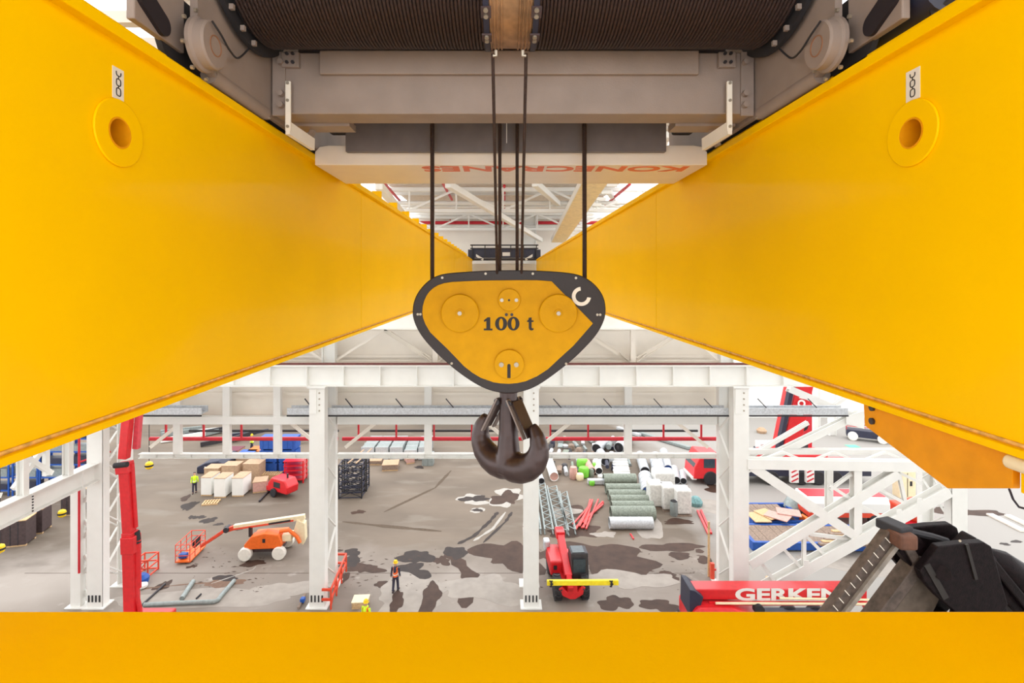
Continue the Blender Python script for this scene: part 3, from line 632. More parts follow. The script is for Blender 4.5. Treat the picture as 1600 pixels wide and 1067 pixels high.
for z in (1.36, 1.52): MB().bb(-3.4, -1.95, 3.1, 3.16, H + z, H + z + .07).build('walkway_board', M_wht2, t)
# upper body of the trolley above the drum
MB().bb(xa + .05, xb - .05, 4.1, 5.5, H + 1.75, H + 1.8).build('deck_plate', M_greyd, t)
MB().bb(-.9, .2, 4.3, 5.2, H + 1.8, H + 2.5).build('hoist_motor', M_greyd, t, bevel=.05)

# rope drum
zc, yc, R = H + 2.06, 3.32, .545
d = thing('rope_drum', 'dark rope drum fully wound with wire rope above the trolley beam', 'rope drum', (.07, yc, zc - .56))
MB().cyl((-1.58, yc, zc), (1.72, yc, zc), R - .02, 64).build('drum_shell', M_blk, d, smooth=True)
def helix(x0, x1, name):
    n = int(abs(x1 - x0) / .0216); pts = []
    for k in range(n * 36 + 1):
        a = 2 * math.pi * k / 36; pts.append((x0 + (x1 - x0) * k / (n * 36), yc + R * math.cos(a), zc + R * math.sin(a)))
    return MB().tube(pts, .0112, 6).build(name, M_rope, d, smooth='all')
helix(-1.55, -.115, 'rope_winding'); helix(1.69, .21, 'rope_winding')
xs = [-.105 + .0225 * k for k in range(14)]
cm = (xs[0] + xs[-1]) / 2
MB().cyl((-.085, yc, zc), (.18, yc, zc), R + .004, 64).build('bare_centre', M_cop, d, smooth=True)
for x in (-.075, -.052, -.03, -.008, .1, .122, .144, .166): MB().lathe([(R + .004, -.007), (R + .012, -.004), (R + .012, .004), (R + .004, .007)], (x, yc, zc), 'x', 64).build('groove_rib', M_cop, d, smooth=True)
for s, x in ((-1, -.1), (1, .195)):
    MB().annulus(yc, zc, R - .02, R + .022, 'x', x - .017, x + .017, 64).build('rope_clamp_band', M_navy, d, smooth=True)
    for el in (26.4, 22.0):
        # clamp plates on the visible lower front of the drum
        a = math.radians({26.4: 242, 22.0: 262}[el]); p = Vector((x - s * .0, yc + (R + .026) * math.cos(a), zc + (R + .026) * math.sin(a)))
        m = Matrix.Rotation(a - math.pi / 2, 3, 'X')
        pl = MB().box(p, (.06, .07, .012), m=m).build('clamp_plate', M_crate, d)
        for q in (-.02, .02):
            c = p + m @ Vector((0, q, .006)); MB().cyl(c, c + m @ Vector((0, 0, .012)), .014, 10).build('bolt', M_bolt, pl, smooth=True)
for s, x in ((-1, -1.585), (1, 1.725)):
    MB().annulus(yc, zc, .3, R + .06, 'x', x - .015, x + .015, 64).build('drum_flange', M_blk, d, smooth=True)
    for k in range(3):
        a = math.radians(238 + 14 * k); MB().box((x - s * .03, yc + (R + .04) * math.cos(a), zc + (R + .04) * math.sin(a)), (.025, .022, .03)).build('flange_clip', M_grey, d)

# ---------------------------------------------------------------- hook block
YB = 4.3; MMPX = YB / FP
def zp(zx, zy):                       # zoom coordinates of the block picture to (X, Z)
    px, py = 620 + zx / 4.571, 400 + zy / 4.571; return ((px - CX) * MMPX, H - (py - CY) * MMPX)
def smooth_loop(P, it=2):
    for _ in range(it):
        Q = []
        for i in range(len(P)):
            a, b = P[i], P[(i + 1) % len(P)]; Q += [(a[0] * .75 + b[0] * .25, a[1] * .75 + b[1] * .25), (a[0] * .25 + b[0] * .75, a[1] * .25 + b[1] * .75)]
        P = Q
    return P
outer = smooth_loop([zp(*p) for p in [(380, 120), (600, 105), (800, 100), (1000, 103), (1220, 116), (1335, 142), (1425, 208), (1480, 290), (1496, 380), (1486, 450), (1450, 530), (1390, 610), (1260, 740), (1120, 850), (1000, 932), (900, 970), (800, 982), (700, 972), (600, 937), (480, 862), (360, 767), (240, 652), (160, 552), (118, 460), (110, 390), (123, 310), (168, 230), (238, 163), (308, 132)]])
inner = [zp(*p) for p in [(340, 193), (400, 184), (600, 175), (800, 172), (1000, 172), (1105, 180), (1400, 480), (1330, 560), (1260, 640), (1150, 740), (1080, 806), (1000, 858), (920, 893), (860, 906), (800, 911), (740, 908), (690, 900), (600, 868), (540, 832), (480, 785), (420, 722), (360, 660), (240, 545), (205, 485), (188, 440), (183, 400), (187, 355), (197, 318), (215, 280), (235, 252), (262, 228), (295, 208)]]
cx = sum(p[0] for p in outer) / len(outer)
hb = thing('hook_block', 'black and yellow hook block marked 100 t hanging on the ropes', 'hook block', (.047, YB, H - 1.75))
MB().prism(outer, 'y', YB, YB + .05).build('front_plate', M_black, hb, bevel=.008)
MB().prism([(cx + (x - cx) * .93, z + .0) for x, z in outer], 'y', YB + .05, YB + .3).build('sheave_housing', M_black, hb)
MB().prism(outer, 'y', YB + .3, YB + .35).build('rear_plate', M_black, hb, bevel=.008)
cov = MB().prism(inner, 'y', YB - .012, YB).build('yellow_cover', M_yel2, hb, bevel=.003)
def fdisc(zx, zy, r, d0, d1, name, m, parent, n=40, bevel=0):
    u, v = zp(zx, zy); return MB().disc(u, v, r / 4.571 * MMPX, 'y', YB - d1, YB - d0, n).build(name, m, parent, smooth=True, bevel=bevel)
for zx, zy in ((453, 407), (1150, 407)):
    w = fdisc(zx, zy, 136, .012, .042, 'sheave_cover', M_yel2, hb, bevel=.008); u, v = zp(zx, zy)
    MB().annulus(u, v, .108 * 1.15, .124 * 1.22, 'y', YB - .0125 - .004, YB - .012, 48).build('weld_ring', M_yel2, w, smooth=True)
    fdisc(zx, zy, 30, .042, .05, 'hub_boss', M_yel2, w, bevel=.002); fdisc(zx, zy, 16, .05, .064, 'bolt', M_bolt, w, 6)
w = fdisc(803, 312, 80, .012, .034, 'axle_cap', M_yel2, hb, bevel=.006)
for q in (750, 853): fdisc(q, 314, 13, .034, .042, 'bolt', M_bolt, w, 12)
fdisc(801, 314, 8, .0335, .035, 'pin_hole', M_ink, w, 12)
w = fdisc(803, 770, 106, .012, .034, 'trunnion_cap', M_yel2, hb, bevel=.006)
for q in (747, 853): fdisc(q, 771, 17, .034, .044, 'bolt', M_bolt, w, 12)
(u0, v0), (u1, v1) = zp(789, 866), zp(812, 777)
sl = MB().bb(u0, u1, YB - .0355, YB - .034, v0, v1); sl.disc((u0 + u1) / 2, v1, (u1 - u0) / 2, 'y', YB - .0356, YB - .034, 16); sl.build('slot', M_ink, w)
for q in (783, 821): fdisc(q, 418, 11, .012, .018, 'screw', M_dk, hb, 12)
# lettering 100 t in slab figures
ink = MB(); YT = (YB - .0145, YB - .012)
def zpoly(P): ink.prism([zp(*p) for p in P], 'y', *YT)
zpoly([(648, 437), (668, 437), (668, 517), (684, 517), (684, 530), (622, 530), (622, 517), (640, 517), (640, 462), (625, 470), (622, 458)])
for cx0 in (745, 833):
    o = [zp(cx0 + 43 * math.cos(2 * math.pi * i / 36), 482 + 49 * math.sin(2 * math.pi * i / 36)) for i in range(36)]
    n_ = [zp(cx0 + 15 * math.cos(2 * math.pi * i / 36), 482 + 37 * math.sin(2 * math.pi * i / 36)) for i in range(36)]
    ink.ring(o, n_, 'y', *YT)
ink.build('lettering', M_ink, hb, label='black figures 100'); ink = MB()
zpoly([(942, 440), (962, 437), (962, 458), (976, 458), (976, 470), (962, 470), (962, 508), (966, 516), (976, 513), (976, 526), (962, 531), (948, 527), (942, 514), (942, 470), (930, 470), (930, 460), (940, 455)])
ink.build('lettering', M_ink, hb, label='black letter t')
# white C mark
(u, v) = zp(1318, 288); mb = MB(); P = []
a0, a1 = 96, 352
ro, ri = 68 / 4.571 * MMPX, 42 / 4.571 * MMPX
for k in range(33): a = math.radians(a0 + (a1 - a0) * k / 32); P.append((u + ro * math.cos(a), v + ro * math.sin(a)))
for k in range(32, -1, -1): a = math.radians(a0 + (a1 - a0) * k / 32); P.append((u + ri * math.cos(a), v + ri * math.sin(a)))
vs_ = [(x, y, z) for y in (YB - .004, YB) for x, z in P]; n = 33; N = 66
mb.add(vs_, [(k, k + 1, N - 2 - k, N - 1 - k) for k in range(32)] + [(N + k, N + N - 1 - k, N + N - 2 - k, N + k + 1) for k in range(32)] + [(i, (i + 1) % N, N + (i + 1) % N, N + i) for i in range(N)])
mb.build('round_emblem', M_strip, hb, label='open white ring emblem')
for p in [(325, 155), (634, 126), (971, 126), (1279, 157), (150, 416), (169, 416), (1432, 419), (1452, 419), (392, 767), (1209, 769)]: fdisc(*p, 9, 0, .006, 'screw', M_bolt, hb, 10)
for p in [(478, 163), (1122, 163), (797, 945)]: fdisc(*p, 6, 0, .001, 'threaded_hole', M_ink, hb, 8)
# hook
HX, HY = (794.5 - CX) * 4.45 / FP, YB + .16
an = math.radians(-38); ds = Vector((math.cos(an), math.sin(an), 0)); C0 = Vector((HX, HY, H))
def hp(s_, z): return C0 + ds * s_ + Vector((0, 0, z))
hm = MB().tube([hp(0, -.85), hp(0, -1.0), hp(0, -1.3), hp(0, -1.45), hp(0, -1.56), hp(0, -1.62)], [.076, .076, .082, .098, .12, .12], 24)
for s in (-1, 1):
    path = [(0, -1.57), (.06, -1.58), (.13, -1.575), (.20, -1.55), (.265, -1.50), (.305, -1.43), (.315, -1.36), (.295, -1.28), (.26, -1.215), (.238, -1.185)]
    rad = [.12, .125, .123, .115, .104, .092, .08, .066, .046, .026]
    # densify
    PP = []; RR = []
    for i in range(len(path) - 1):
        for k in range(4):
            f = k / 4; PP.append(hp(s * (path[i][0] * (1 - f) + path[i + 1][0] * f), path[i][1] * (1 - f) + path[i + 1][1] * f)); RR.append(rad[i] * (1 - f) + rad[i + 1] * f)
    hm.tube(PP, [(r * .95, r) for r in RR], 20)
hk = hm.build('hook', M_hook, hb, smooth='all', label='dark forged ramshorn hook')
r = hk.modifiers.new('fuse', 'REMESH'); r.mode = 'VOXEL'; r.voxel_size = .011; r.use_smooth_shade = True
r = hk.modifiers.new('soften', 'SMOOTH'); r.factor = .5; r.iterations = 5
nrm = Vector((-ds.y, ds.x, 0))
for s in (-1, 1):
    lt = MB().bar(hp(s * .085, -1.02), hp(s * .245, -1.29), .13, .012, nrm.cross(Vector((0, 0, 1)))).build('safety_latch', M_hook, hk)
    for q in (-.075, .075): MB().bar(hp(s * .05, -1.0) + nrm * q, hp(s * .22, -1.3) + nrm * q, .045, .014, nrm.cross((hp(s, -1) - hp(0, 0)))).build('latch_arm', mat('grey_latch_bar', (130, 116, 110), .4, metal=.4), lt)
    for q in (-.09, .09): MB().cyl(hp(s * .06, -1.03) + nrm * q * .8, hp(s * .06, -1.03) + nrm * q, .028, 12).build('pivot_bolt', M_dk, lt)
MB().lathe([(.1, -.86), (.1, -.93), (.09, -.95)], (HX, HY, H), 'z', 28).build('collar', M_hook, hk, smooth=True)

# ropes
for pts, r_, lab in (([(675.5, 150, 4.38), (675.5, 440, 4.38)], .0175, 'thick vertical wire rope at the left end of the hook block'), ([(913, 150, 4.38), (913.5, 440, 4.38)], .0185, 'thick vertical wire rope at the right end of the hook block'),
                     ([(781, 150, 4.42), (781, 440, 4.42)], .0145, 'left inner wire rope dropping behind the trolley beam'), ([(808, 150, 4.42), (808, 440, 4.42)], .0145, 'right inner wire rope dropping behind the trolley beam'),
                     ([(770, 84, 3.25), (777, 440, 4.36)], .0105, 'front left wire rope leaving the bare drum centre'), ([(822, 84, 3.25), (814.5, 440, 4.36)], .0105, 'front right wire rope leaving the bare drum centre')):
    a, b = U(*pts[0]), U(*pts[1]); P = [a.lerp(b, k / 24) for k in range(25)]
    tag(MB().tube(P, r_, 10).build('hoist_rope', M_rope, smooth=True), lab, 'rope', 'hoisting ropes of the block')
for px, s in ((770, -1), (822, 1)):
    p = U(px, 84, 3.23); tag(MB().tube([p + Vector((-s * .0, 0, -.012)), p + Vector((s * -.02, 0, -.012)), p + Vector((s * -.02, 0, .02))], .011, 8).build('rope_guide', M_bolt, smooth=True), ('left' if s < 0 else 'right') + ' small metal rope guide under the bare drum centre', 'guide')
# ================================================================ THINGS ON THE FLOOR
def wheel(parent, c, r, w, axis='y', tm=M_blk, hm=M_dk, tread=0, s=1):
    t = MB().lathe([(r * .55, -w / 2), (r * .9, -w / 2), (r, -w * .35), (r, w * .35), (r * .9, w / 2), (r * .55, w / 2)], c, axis, 24).build('wheel', tm, parent, smooth=True)
    MB().lathe([(r * .56, -w * .4), (r * .56, w * .4), (r * .3, w * .44), (r * .3, -w * .44)] if False else [(r * .3, -w * .46), (r * .56, -w * .4), (r * .56, w * .4), (r * .3, w * .46)], c, axis, 16).build('hub', hm, t, smooth=True)
    if tread:
        src = None
        for k in range(tread):
            a = 2 * math.pi * k / tread
            for q in (-1, 1):
                m = Matrix.Rotation(a, 3, 'X') if axis == 'x' else Matrix.Rotation(a, 3, 'Y')
                p = Vector(c) + m @ Vector((q * w * .22, 0, r) if axis == 'x' else (0, q * w * .22, r))
                mm = m @ Matrix.Rotation(q * .6, 3, 'Z')
                MB().box(p, (w * .5, r * .1, r * .1) if axis == 'x' else (r * .1, w * .5, r * .1), m=mm).build('tread_lug', M_dk, t)
    return t

# --- articulated boom lift, orange
o = G(408, 876); L = thing('boom_lift', 'orange articulated boom lift with white tyres parked on the concrete', 'boom lift', (o.x, o.y + .9, 0), math.radians(4), local=True)
for x in (-1.1, 1.05):
    for y in (-.8, .85): wheel(L, (x, y, .43), .43, .36, 'y', M_tyre, M_orr)
MB().bb(-1.15, 1.1, -.55, .6, .38, .72).build('chassis', M_crate, L, bevel=.03)
MB().prism([(-1.15, .72), (1.15, .72), (1.25, 1.0), (1.0, 1.62), (.1, 1.75), (-.75, 1.55), (-1.2, 1.0)], 'y', -.85, -.15).build('engine_cover', M_org, L, bevel=.06)
MB().prism([(-1.0, .72), (1.2, .72), (1.2, 1.4), (-.9, 1.3)], 'y', -.15, .8).build('turntable_cover', M_org, L, bevel=.05)
MB().bb(.0, .18, -.87, -.85, 1.15, 1.4).build('handle_recess', M_blk, L)
MB().bb(1.15, 1.75, -.6, .1, 1.05, 1.5).build('counterweight', M_crm, L, bevel=.04)
MB().tube([(1.0, -.5, 1.7), (1.6, -.5, 1.75), (2.1, -.5, 1.3), (2.3, -.5, .9)], .12, 10).build('guard_pipe', M_org, L, smooth=True)
MB().prism([(2.05, 2.35), (2.55, 2.1), (2.6, 1.0), (2.45, .65), (2.0, 1.0), (1.85, 1.7)], 'y', -.35, .15).build('riser_arm', M_crm, L, bevel=.03)
bm_ = MB().bar((2.5, -.1, 2.45), (-2.1, -.1, 1.9), .3, .32).build('main_boom', M_crm, L, bevel=.02)
MB().bar((1.8, -.27, 2.28), (-2.1, -.27, 1.82), .06, .1).build('boom_stripe', M_orr, bm_); MB().bar((1.6, -.3, 2.3), (.2, -.3, 2.12), .06, .1).build('lift_cylinder', M_blk, bm_)
MB().bb(-1.1, -.95, -.3, 0, 1.3, 1.95).build('boom_rest', M_blk, L)
MB().bar((-2.0, -.1, 1.9), (-2.5, -.1, 1.75), .26, .28).build('telescopic_tip', M_orr, L, bevel=.02)
MB().cyl((-2.55, -.35, 1.8), (-2.55, .15, 1.8), .18, 14).build('knuckle', M_dk, L, smooth=True)
for s in (-.13, .13): MB().bar((-2.5, -.1 + s, 1.85), (-4.2, -.1 + s, .72), .06, .16).build('jib_arm', M_orr, L)
MB().bar((-2.9, -.1, 1.5), (-3.8, -.1, .92), .1, .1).build('jib_cylinder', M_blk, L)
bk = thing('platform_basket', None, None); bk.parent = L; ORG[bk.name] = Vector((0, 0, 0))
bk['kind'] = 'part'; del bk['kind']
for z in (.55, .9, 1.25): 
    for a, b in (((-5.4, -1.0), (-4.5, -1.0)), ((-4.5, -1.0), (-4.5, 1.0)), ((-4.5, 1.0), (-5.4, 1.0)), ((-5.4, 1.0), (-5.4, -1.0))): MB().cyl((*a, z), (*b, z), .025, 6).build('basket_rail', M_orr, bk)
for x in (-5.4, -4.5):
    for y in (-1, -.35, .35, 1): MB().cyl((x, y, .15), (x, y, 1.25), .025, 6).build('basket_post', M_orr, bk)
MB().bb(-5.42, -4.48, -1.02, 1.02, .12, .2).build('basket_floor', M_org, bk); MB().bb(-4.7, -4.5, -.3, .35, .7, 1.2).build('control_box', M_blk, bk); MB().box((-5.1, -.6, .38), (.5, .4, .3)).build('blue_bag', M_blue, bk, bevel=.08)

# --- telehandler, red, facing the camera
o = G(893, 944); L = thing('telehandler', 'red telehandler facing the camera right of the hook column', 'telehandler', (o.x, o.y + 1.0, 0), math.radians(3), local=True)
for x in (-.78, .78):
    for y in (-.4, 2.2): wheel(L, (x, y, .66), .66, .44, 'x', M_blk, M_red, 14 if y < 0 else 0)
MB().prism([(-.5, .35), (.5, .35), (.5, 1.0), (-.5, 1.0)], 'y', -.6, 3.2).build('chassis', M_red, L, bevel=.04)
MB().prism([(-.55, .5), (-.12, .3), (.15, .3), (.6, .55), (.75, .95), (.6, 1.0), (.3, .7), (.25, 1.35), (-.25, 1.35), (-.28, .7), (-.6, 1.0), (-.8, .9)], 'y', -1.05, -.85).build('front_frame', M_red, L, bevel=.03)
MB().bb(-1.05, -.25, .5, 2.6, .8, 1.65).build('engine_hood', M_red, L, bevel=.1); MB().bb(-.85, -.65, .48, .5, 1.15, 1.4).build('hood_grille', M_blk, L)
cab = MB().prism([(-.2, .9), (.95, .9), (1.3, 1.1), (1.3, 1.2), (.9, 2.35), (.0, 2.35), (-.2, 1.3)], 'x', .1, 1.12).build('cab', M_dk, L, bevel=.05)
cab.data.transform(Matrix.Identity(4))
MB().bb(.2, .92, -.22, -.2, 1.35, 2.1).build('windscreen', M_glass, cab); MB().bb(.2, .92, .05, .85, 2.36, 2.38).build('roof_window', M_glass, cab); MB().bb(.15, .95, -.25, -.22, .95, 1.25).build('front_grille', M_blk, cab); MB().bb(.15, .98, -.3, -.2, .86, .92).build('bumper', M_wood, cab)
MB().bar((-.12, -.4, 1.15), (-.12, 3.0, 2.35), .42, .5).build('telescopic_boom', M_red, L, bevel=.03); MB().bar((-.12, -1.1, .85), (-.12, -.3, 1.25), .3, .38).build('boom_head', M_red, L, bevel=.03)
MB().bb(-.4, .15, 2.3, 3.1, 2.05, 2.5).build('boom_hinge', M_red, L, bevel=.05); MB().bb(-.32, .1, .9, 2.2, 1.2, 1.7).build('boom_cylinder', M_blk, L, bevel=.05)
MB().bb(-1.2, -.8, 2.2, 2.8, 1.4, 2.0).build('tank', M_glv, L, bevel=.1); MB().bb(.65, .85, -.9, -.8, .95, 1.2).build('headlight', M_wht, L)
# yellow lifting beam held in front of it
o = U(909, 910, 29.1); L = thing('lifting_beam', 'yellow lifting beam with black shackles held across the telehandler', 'lifting beam', tuple(o))
MB().bar(o - Vector((1.93, 0, 0)), o + Vector((2.03, 0, .02)), .18, .27).build('beam', mat('lemon_yellow_paint', (252, 226, 40), .45, var=.06), L, bevel=.02)
for x in (-1.7, 1.62):
    for q in range(3): MB().tube([o + Vector((x + q * .08 - .1, -.13, .18)), o + Vector((x - q * .06 + .08, -.16, .0)), o + Vector((x + .05 * q - .08, -.12, -.17))], .035, 6).build('shackle', M_blk, L)

# --- people
def person(loc, face, label, vest, jac=M_cloth, helmet=M_helm, walk=.12, scale=1.0, arms=.12):
    t = thing('person', label, 'person', loc, face, local=True); t.scale = (scale,) * 3
    hip, kn, an_ = .92, .5, .08
    leg = lambda s, f: [(s * .09, 0, hip), (s * .1, f * .5 + .02, kn), (s * .1, f, an_)]
    arm = lambda s, f: [(s * .2, 0, 1.42), (s * .25, -f * .3, 1.14), (s * .25, f * .6, .92)]
    b = MB().tube([(0, 0, .9), (0, 0, 1.1), (0, 0, 1.3), (0, 0, 1.44), (0, 0, 1.5)], [(.16, .11), (.15, .1), (.18, .11), (.14, .09), (.06, .06)], 14)
    b.tube([(0, 0, 1.46), (0, .01, 1.56)], .055, 10); b.lathe([(.03, 1.52), (.085, 1.57), (.1, 1.65), (.095, 1.72), (.05, 1.78)], (0, 0.01, 0), 'z', 12)
    b.box((0, .115, 1.645), (.03, .04, .04))
    for s in (-1, 1):
        b.tube(leg(s, s * walk), [.085, .06, .045], 10); b.tube(arm(s, s * arms), [.05, .042, .034], 8)
        h = arm(s, s * arms)[2]
        for k in range(4): b.tube([(h[0] - .02 + .013 * k, h[1] + .01, h[2]), (h[0] - .022 + .014 * k, h[1] + .02, h[2] - .1 - (.012 if k in (1, 2) else 0))], .009, 5)
        b.tube([(h[0], h[1] + .02, h[2]), (h[0] - s * .03, h[1] + .05, h[2] - .06)], .01, 5); b.box((h[0], h[1], h[2] - .03), (.06, .035, .08))
        b.box((s * .1, s * walk + .06, .05), (.09, .24, .09))
    bo = b.build('body', M_skin, t, smooth='all'); m = bo.modifiers.new('fuse', 'REMESH'); m.mode = 'VOXEL'; m.voxel_size = .016; m.use_smooth_shade = True
    tr = MB().tube([(0, 0, .98), (0, 0, .88), (0, 0, .8)], [(.175, .125), (.185, .13), (.16, .12)], 14)
    for s in (-1, 1): tr.tube(leg(s, s * walk), [.1, .078, .068], 12)
    to = tr.build('trousers', M_cloth, t, smooth='all'); m = to.modifiers.new('fuse', 'REMESH'); m.mode = 'VOXEL'; m.voxel_size = .018; m.use_smooth_shade = True
    jk = MB().tube([(0, 0, .95), (0, 0, 1.12), (0, 0, 1.32), (0, 0, 1.46), (0, 0, 1.51)], [(.185, .13), (.17, .12), (.2, .13), (.16, .105), (.07, .07)], 16)
    for s in (-1, 1): jk.tube(arm(s, s * arms), [.068, .056, .048], 10)
    jo = jk.build('jacket', jac, t, smooth='all'); m = jo.modifiers.new('fuse', 'REMESH'); m.mode = 'VOXEL'; m.voxel_size = .018; m.use_smooth_shade = True
    MB().tube([(0, 0, .93), (0, 0, 1.12), (0, 0, 1.32), (0, 0, 1.44)], [(.2, .145), (.182, .132), (.168, .145), (.13, .125)], 16).build('vest', vest, t, smooth=True)
    MB().tube([(0, 0, 1.02), (0, 0, 1.08)], [(.196, .143), (.19, .139)], 16, False).build('reflective_band', M_strip, t)
    for s in (-1, 1): MB().box((s * .1, s * walk + .06, .045), (.1, .27, .09)).build('boot', M_blk, t, bevel=.02)
    if helmet: MB().lathe([(.15, 1.70), (.125, 1.72), (.12, 1.78), (.09, 1.84), (.03, 1.865)], (0, .01, 0), 'z', 18).build('helmet', helmet, t, smooth=True)
    else: MB().lathe([(.1, 1.66), (.108, 1.72), (.09, 1.78), (.03, 1.8)], (0, -.01, 0), 'z', 14).build('hair', M_crate, t, smooth=True)
    for s in (-1, 1): MB().box((s * .035, .105, 1.665), (.02, .015, .012)).build('eye', M_blk, t)
    return t
p = G(618, 924); person((p.x, p.y, 0), math.radians(-8), 'person walking away in a yellow helmet and orange vest', M_hio, walk=.16)
p = G(304, 770); person((p.x, p.y, 0), math.radians(200), 'person in a lime hi-vis suit beside the white crates', M_hiv, M_hiv, None)
p = U(572, 943, 27.2); person((p.x, p.y, 0), math.radians(160), 'person in a yellow helmet just showing above the yellow beam', M_hio, M_hiv, M_helm)
p = G(383, 712); person((p.x, p.y + 1.5, 0), math.radians(120), 'person in hi-vis clothing behind the left opening frame', M_hiv, M_hiv, M_helm)

# --- pallets and boxes on the left
def pallet(c, rz, label, w=1.2, d=.9, m=M_wood, group='timber pallets'):
    t = thing('pallet', label, 'pallet', c, rz, group, local=True)
    s0 = MB().bb(-.06, .06, -d / 2, d / 2, .1, .125).build('deck_board', m, t); s0.location = (-w / 2 + .06, 0, 0)
    n = 6
    for k in range(1, n): inst(s0, 'deck_board', t, (-w / 2 + .06 + k * (w - .12) / (n - 1), 0, 0))
    for y in (-d / 2 + .06, 0, d / 2 - .06): MB().bb(-w / 2, w / 2, y - .05, y + .05, 0, .1).build('runner', m, t)
    return t
def crate(px, py, w, d, h, label, m, cat='crate', rz=0, lid=None, group=None, name='crate', z0=0.0, straps=0):
    p = G(px, py, z0); t = thing(name, label, cat, (p.x, p.y + d / 2, z0), rz, group, local=True)
    MB().bb(-w / 2, w / 2, -d / 2, d / 2, .1, h).build('body', m, t, bevel=.02)
    MB().bb(-w / 2 - .02, w / 2 + .02, -d / 2 - .02, d / 2 + .02, h, h + .05).build('lid', lid or M_card, t)
    for y in (-d / 2 + .1, d / 2 - .1): MB().bb(-w / 2, w / 2, y - .08, y + .08, 0, .1).build('skid', M_wood, t)
    for k in range(straps): x = -w / 2 + w * (k + 1) / (straps + 1); MB().bb(x - .03, x + .03, -d / 2 - .01, d / 2 + .01, .1, h + .055).build('strap', M_dk, t)
    return t
crate(322, 775, .9, 1.4, 1.55, 'leftmost tall white crate beside the person in lime hi-vis', M_wht, group='tall white crates')
crate(343, 778, .95, 1.4, 1.62, 'middle tall white crate of the row of three', M_wht, group='tall white crates')
crate(371, 776, .95, 1.5, 1.55, 'rightmost tall white crate of the row of three', M_wht, group='tall white crates')
crate(358, 758, 1.4, 1.2, 1.7, 'tan carton stack behind the middle white crate', M_card, 'carton', name='carton'); crate(392, 755, 1.5, 1.3, 1.7, 'large brown carton behind the rightmost white crate', M_card, 'carton', name='carton')
crate(330, 757, 1.3, 1.2, 1.4, 'low tan carton behind the leftmost white crate', M_card, 'carton', name='carton')
o = G(325, 740); t = thing('tarpaulin_bundle', 'dark navy tarpaulin bundle behind the cartons', 'bundle', tuple(o))
MB().prism([(o.x - 1.1, 0), (o.x + 1.4, 0), (o.x + 1.5, .9), (o.x + .9, 1.2), (o.x - .3, 1.0), (o.x - 1.1, .6)], 'y', o.y, o.y + 3.2).build('tarpaulin', M_navy, t, bevel=.1); MB().bar(o + Vector((-.3, -.02, .6)), o + Vector((.8, 2.8, 1.25)), .2, .1).build('white_batten', M_wht, t)
for k, (px, py, m, lab) in enumerate(((360, 722, mat('maroon_board', (110, 40, 60), .6), 'maroon crate at the back of the pallet group'), (380, 728, M_blue, 'blue topped crate at the back of the pallet group'), (398, 722, M_org, 'crate with an orange lid under the left opening frame'))): crate(px, py, 1.5, 1.5, 1.1, lab, M_card, lid=m)
for k in range(5):
    p = G(404, 762 - 0); 
    pallet((G(407, 750).x, G(407, 750).y, .13 * k + .0), .1, ['lowest', 'second lowest', 'middle', 'second highest', 'topmost'][k] + ' pallet of the stack beside the blue bins', group='pallet stack beside the blue bins')
def bin_(px, py, label, z0=0, m=M_blue):
    p = G(px, py); t = thing('storage_bin', label, 'bin', (p.x, p.y + .7, z0), 0, 'blue storage bins', local=True)
    MB().bb(-.8, .8, -.6, .6, .12, 1.15).build('body', m, t, bevel=.03)
    for x in (-.55, .55): MB().bb(x - .12, x + .12, -.63, .6, 0, .12).build('foot', m, t)
    for x in (-.5, 0, .5): MB().bb(x - .03, x + .03, -.63, -.6, .15, 1.1).build('rib', m, t)
    MB().bb(-.82, .82, -.62, .62, 1.15, 1.2).build('rim', m, t)
    return t
for i, (px, row) in enumerate(((418, 'left'), (448, 'right'))):
    for k, w in enumerate(('lower', 'middle', 'upper')): bin_(px, 745, w + ' blue storage bin of the ' + row + ' stack behind the red machine', k * 1.21)
pallet(tuple(G(330, 786)), .2, 'single timber pallet lying in front of the white crates')
for k in range(4): t = pallet((G(424, 748).x + .3, G(424, 748).y, .14 * k + .9 * 0), 0, ['lowest', 'second', 'third', 'topmost'][k] + ' pallet of the stack behind the red compressor', group='pallet stack behind the red compressor')
crate(402, 770, 1.1, 1.3, .9, 'pinkish wrapped carton left of the red compressor', M_pink, 'carton', .3, name='carton')
tag(MB().bar(G(405, 783, .1), G(421, 766, .1), .12, .12).build('steel_bar', M_dk), 'loose steel bar on the floor left of the red compressor', 'bar')
o = G(436, 777); L = thing('compressor', 'red wheeled compressor beside the pallet stacks', 'compressor', (o.x, o.y + .6, 0), -.5, local=True)
MB().prism([(-1.1, .4), (1.3, .4), (1.4, 1.0), (1.0, 1.55), (-.6, 1.55), (-1.1, 1.0)], 'y', -.6, .6).build('hood', M_red, L, bevel=.1); MB().bb(-1.5, -.9, -.4, .4, .25, .6).build('drawbar_frame', M_red, L)
for y in (-.7, .7): wheel(L, (-.2, y, .36), .36, .2, 'y', M_blk, M_wht)
MB().tube([(-1.3, 0, .4), (-2.0, 0, .3)], .06, 8).build('drawbar', M_red, L); MB().bb(-.3, .5, -.62, -.6, .8, 1.25).build('side_grille', M_dk, L); MB().cyl((.7, 0, 1.5), (.7, 0, 1.9), .08, 10).build('exhaust', M_dk, L)
for k in range(5):
    p = G(452, 758); t = thing('red_pallet', ['lowest', 'second', 'middle', 'fourth', 'topmost'][k] + ' red steel pallet right of the compressor', 'pallet', (p.x + .2, p.y + 1, k * .42), .1, 'red steel pallets', local=True)
    MB().bb(-.9, .9, -.7, .7, .3, .36).build('deck', M_red, t)
    for x in (-.8, .8):
        for y in (-.6, .6): MB().bb(x - .05, x + .05, y - .05, y + .05, 0 if k == 0 else -.06, .3).build('leg', M_red, t)

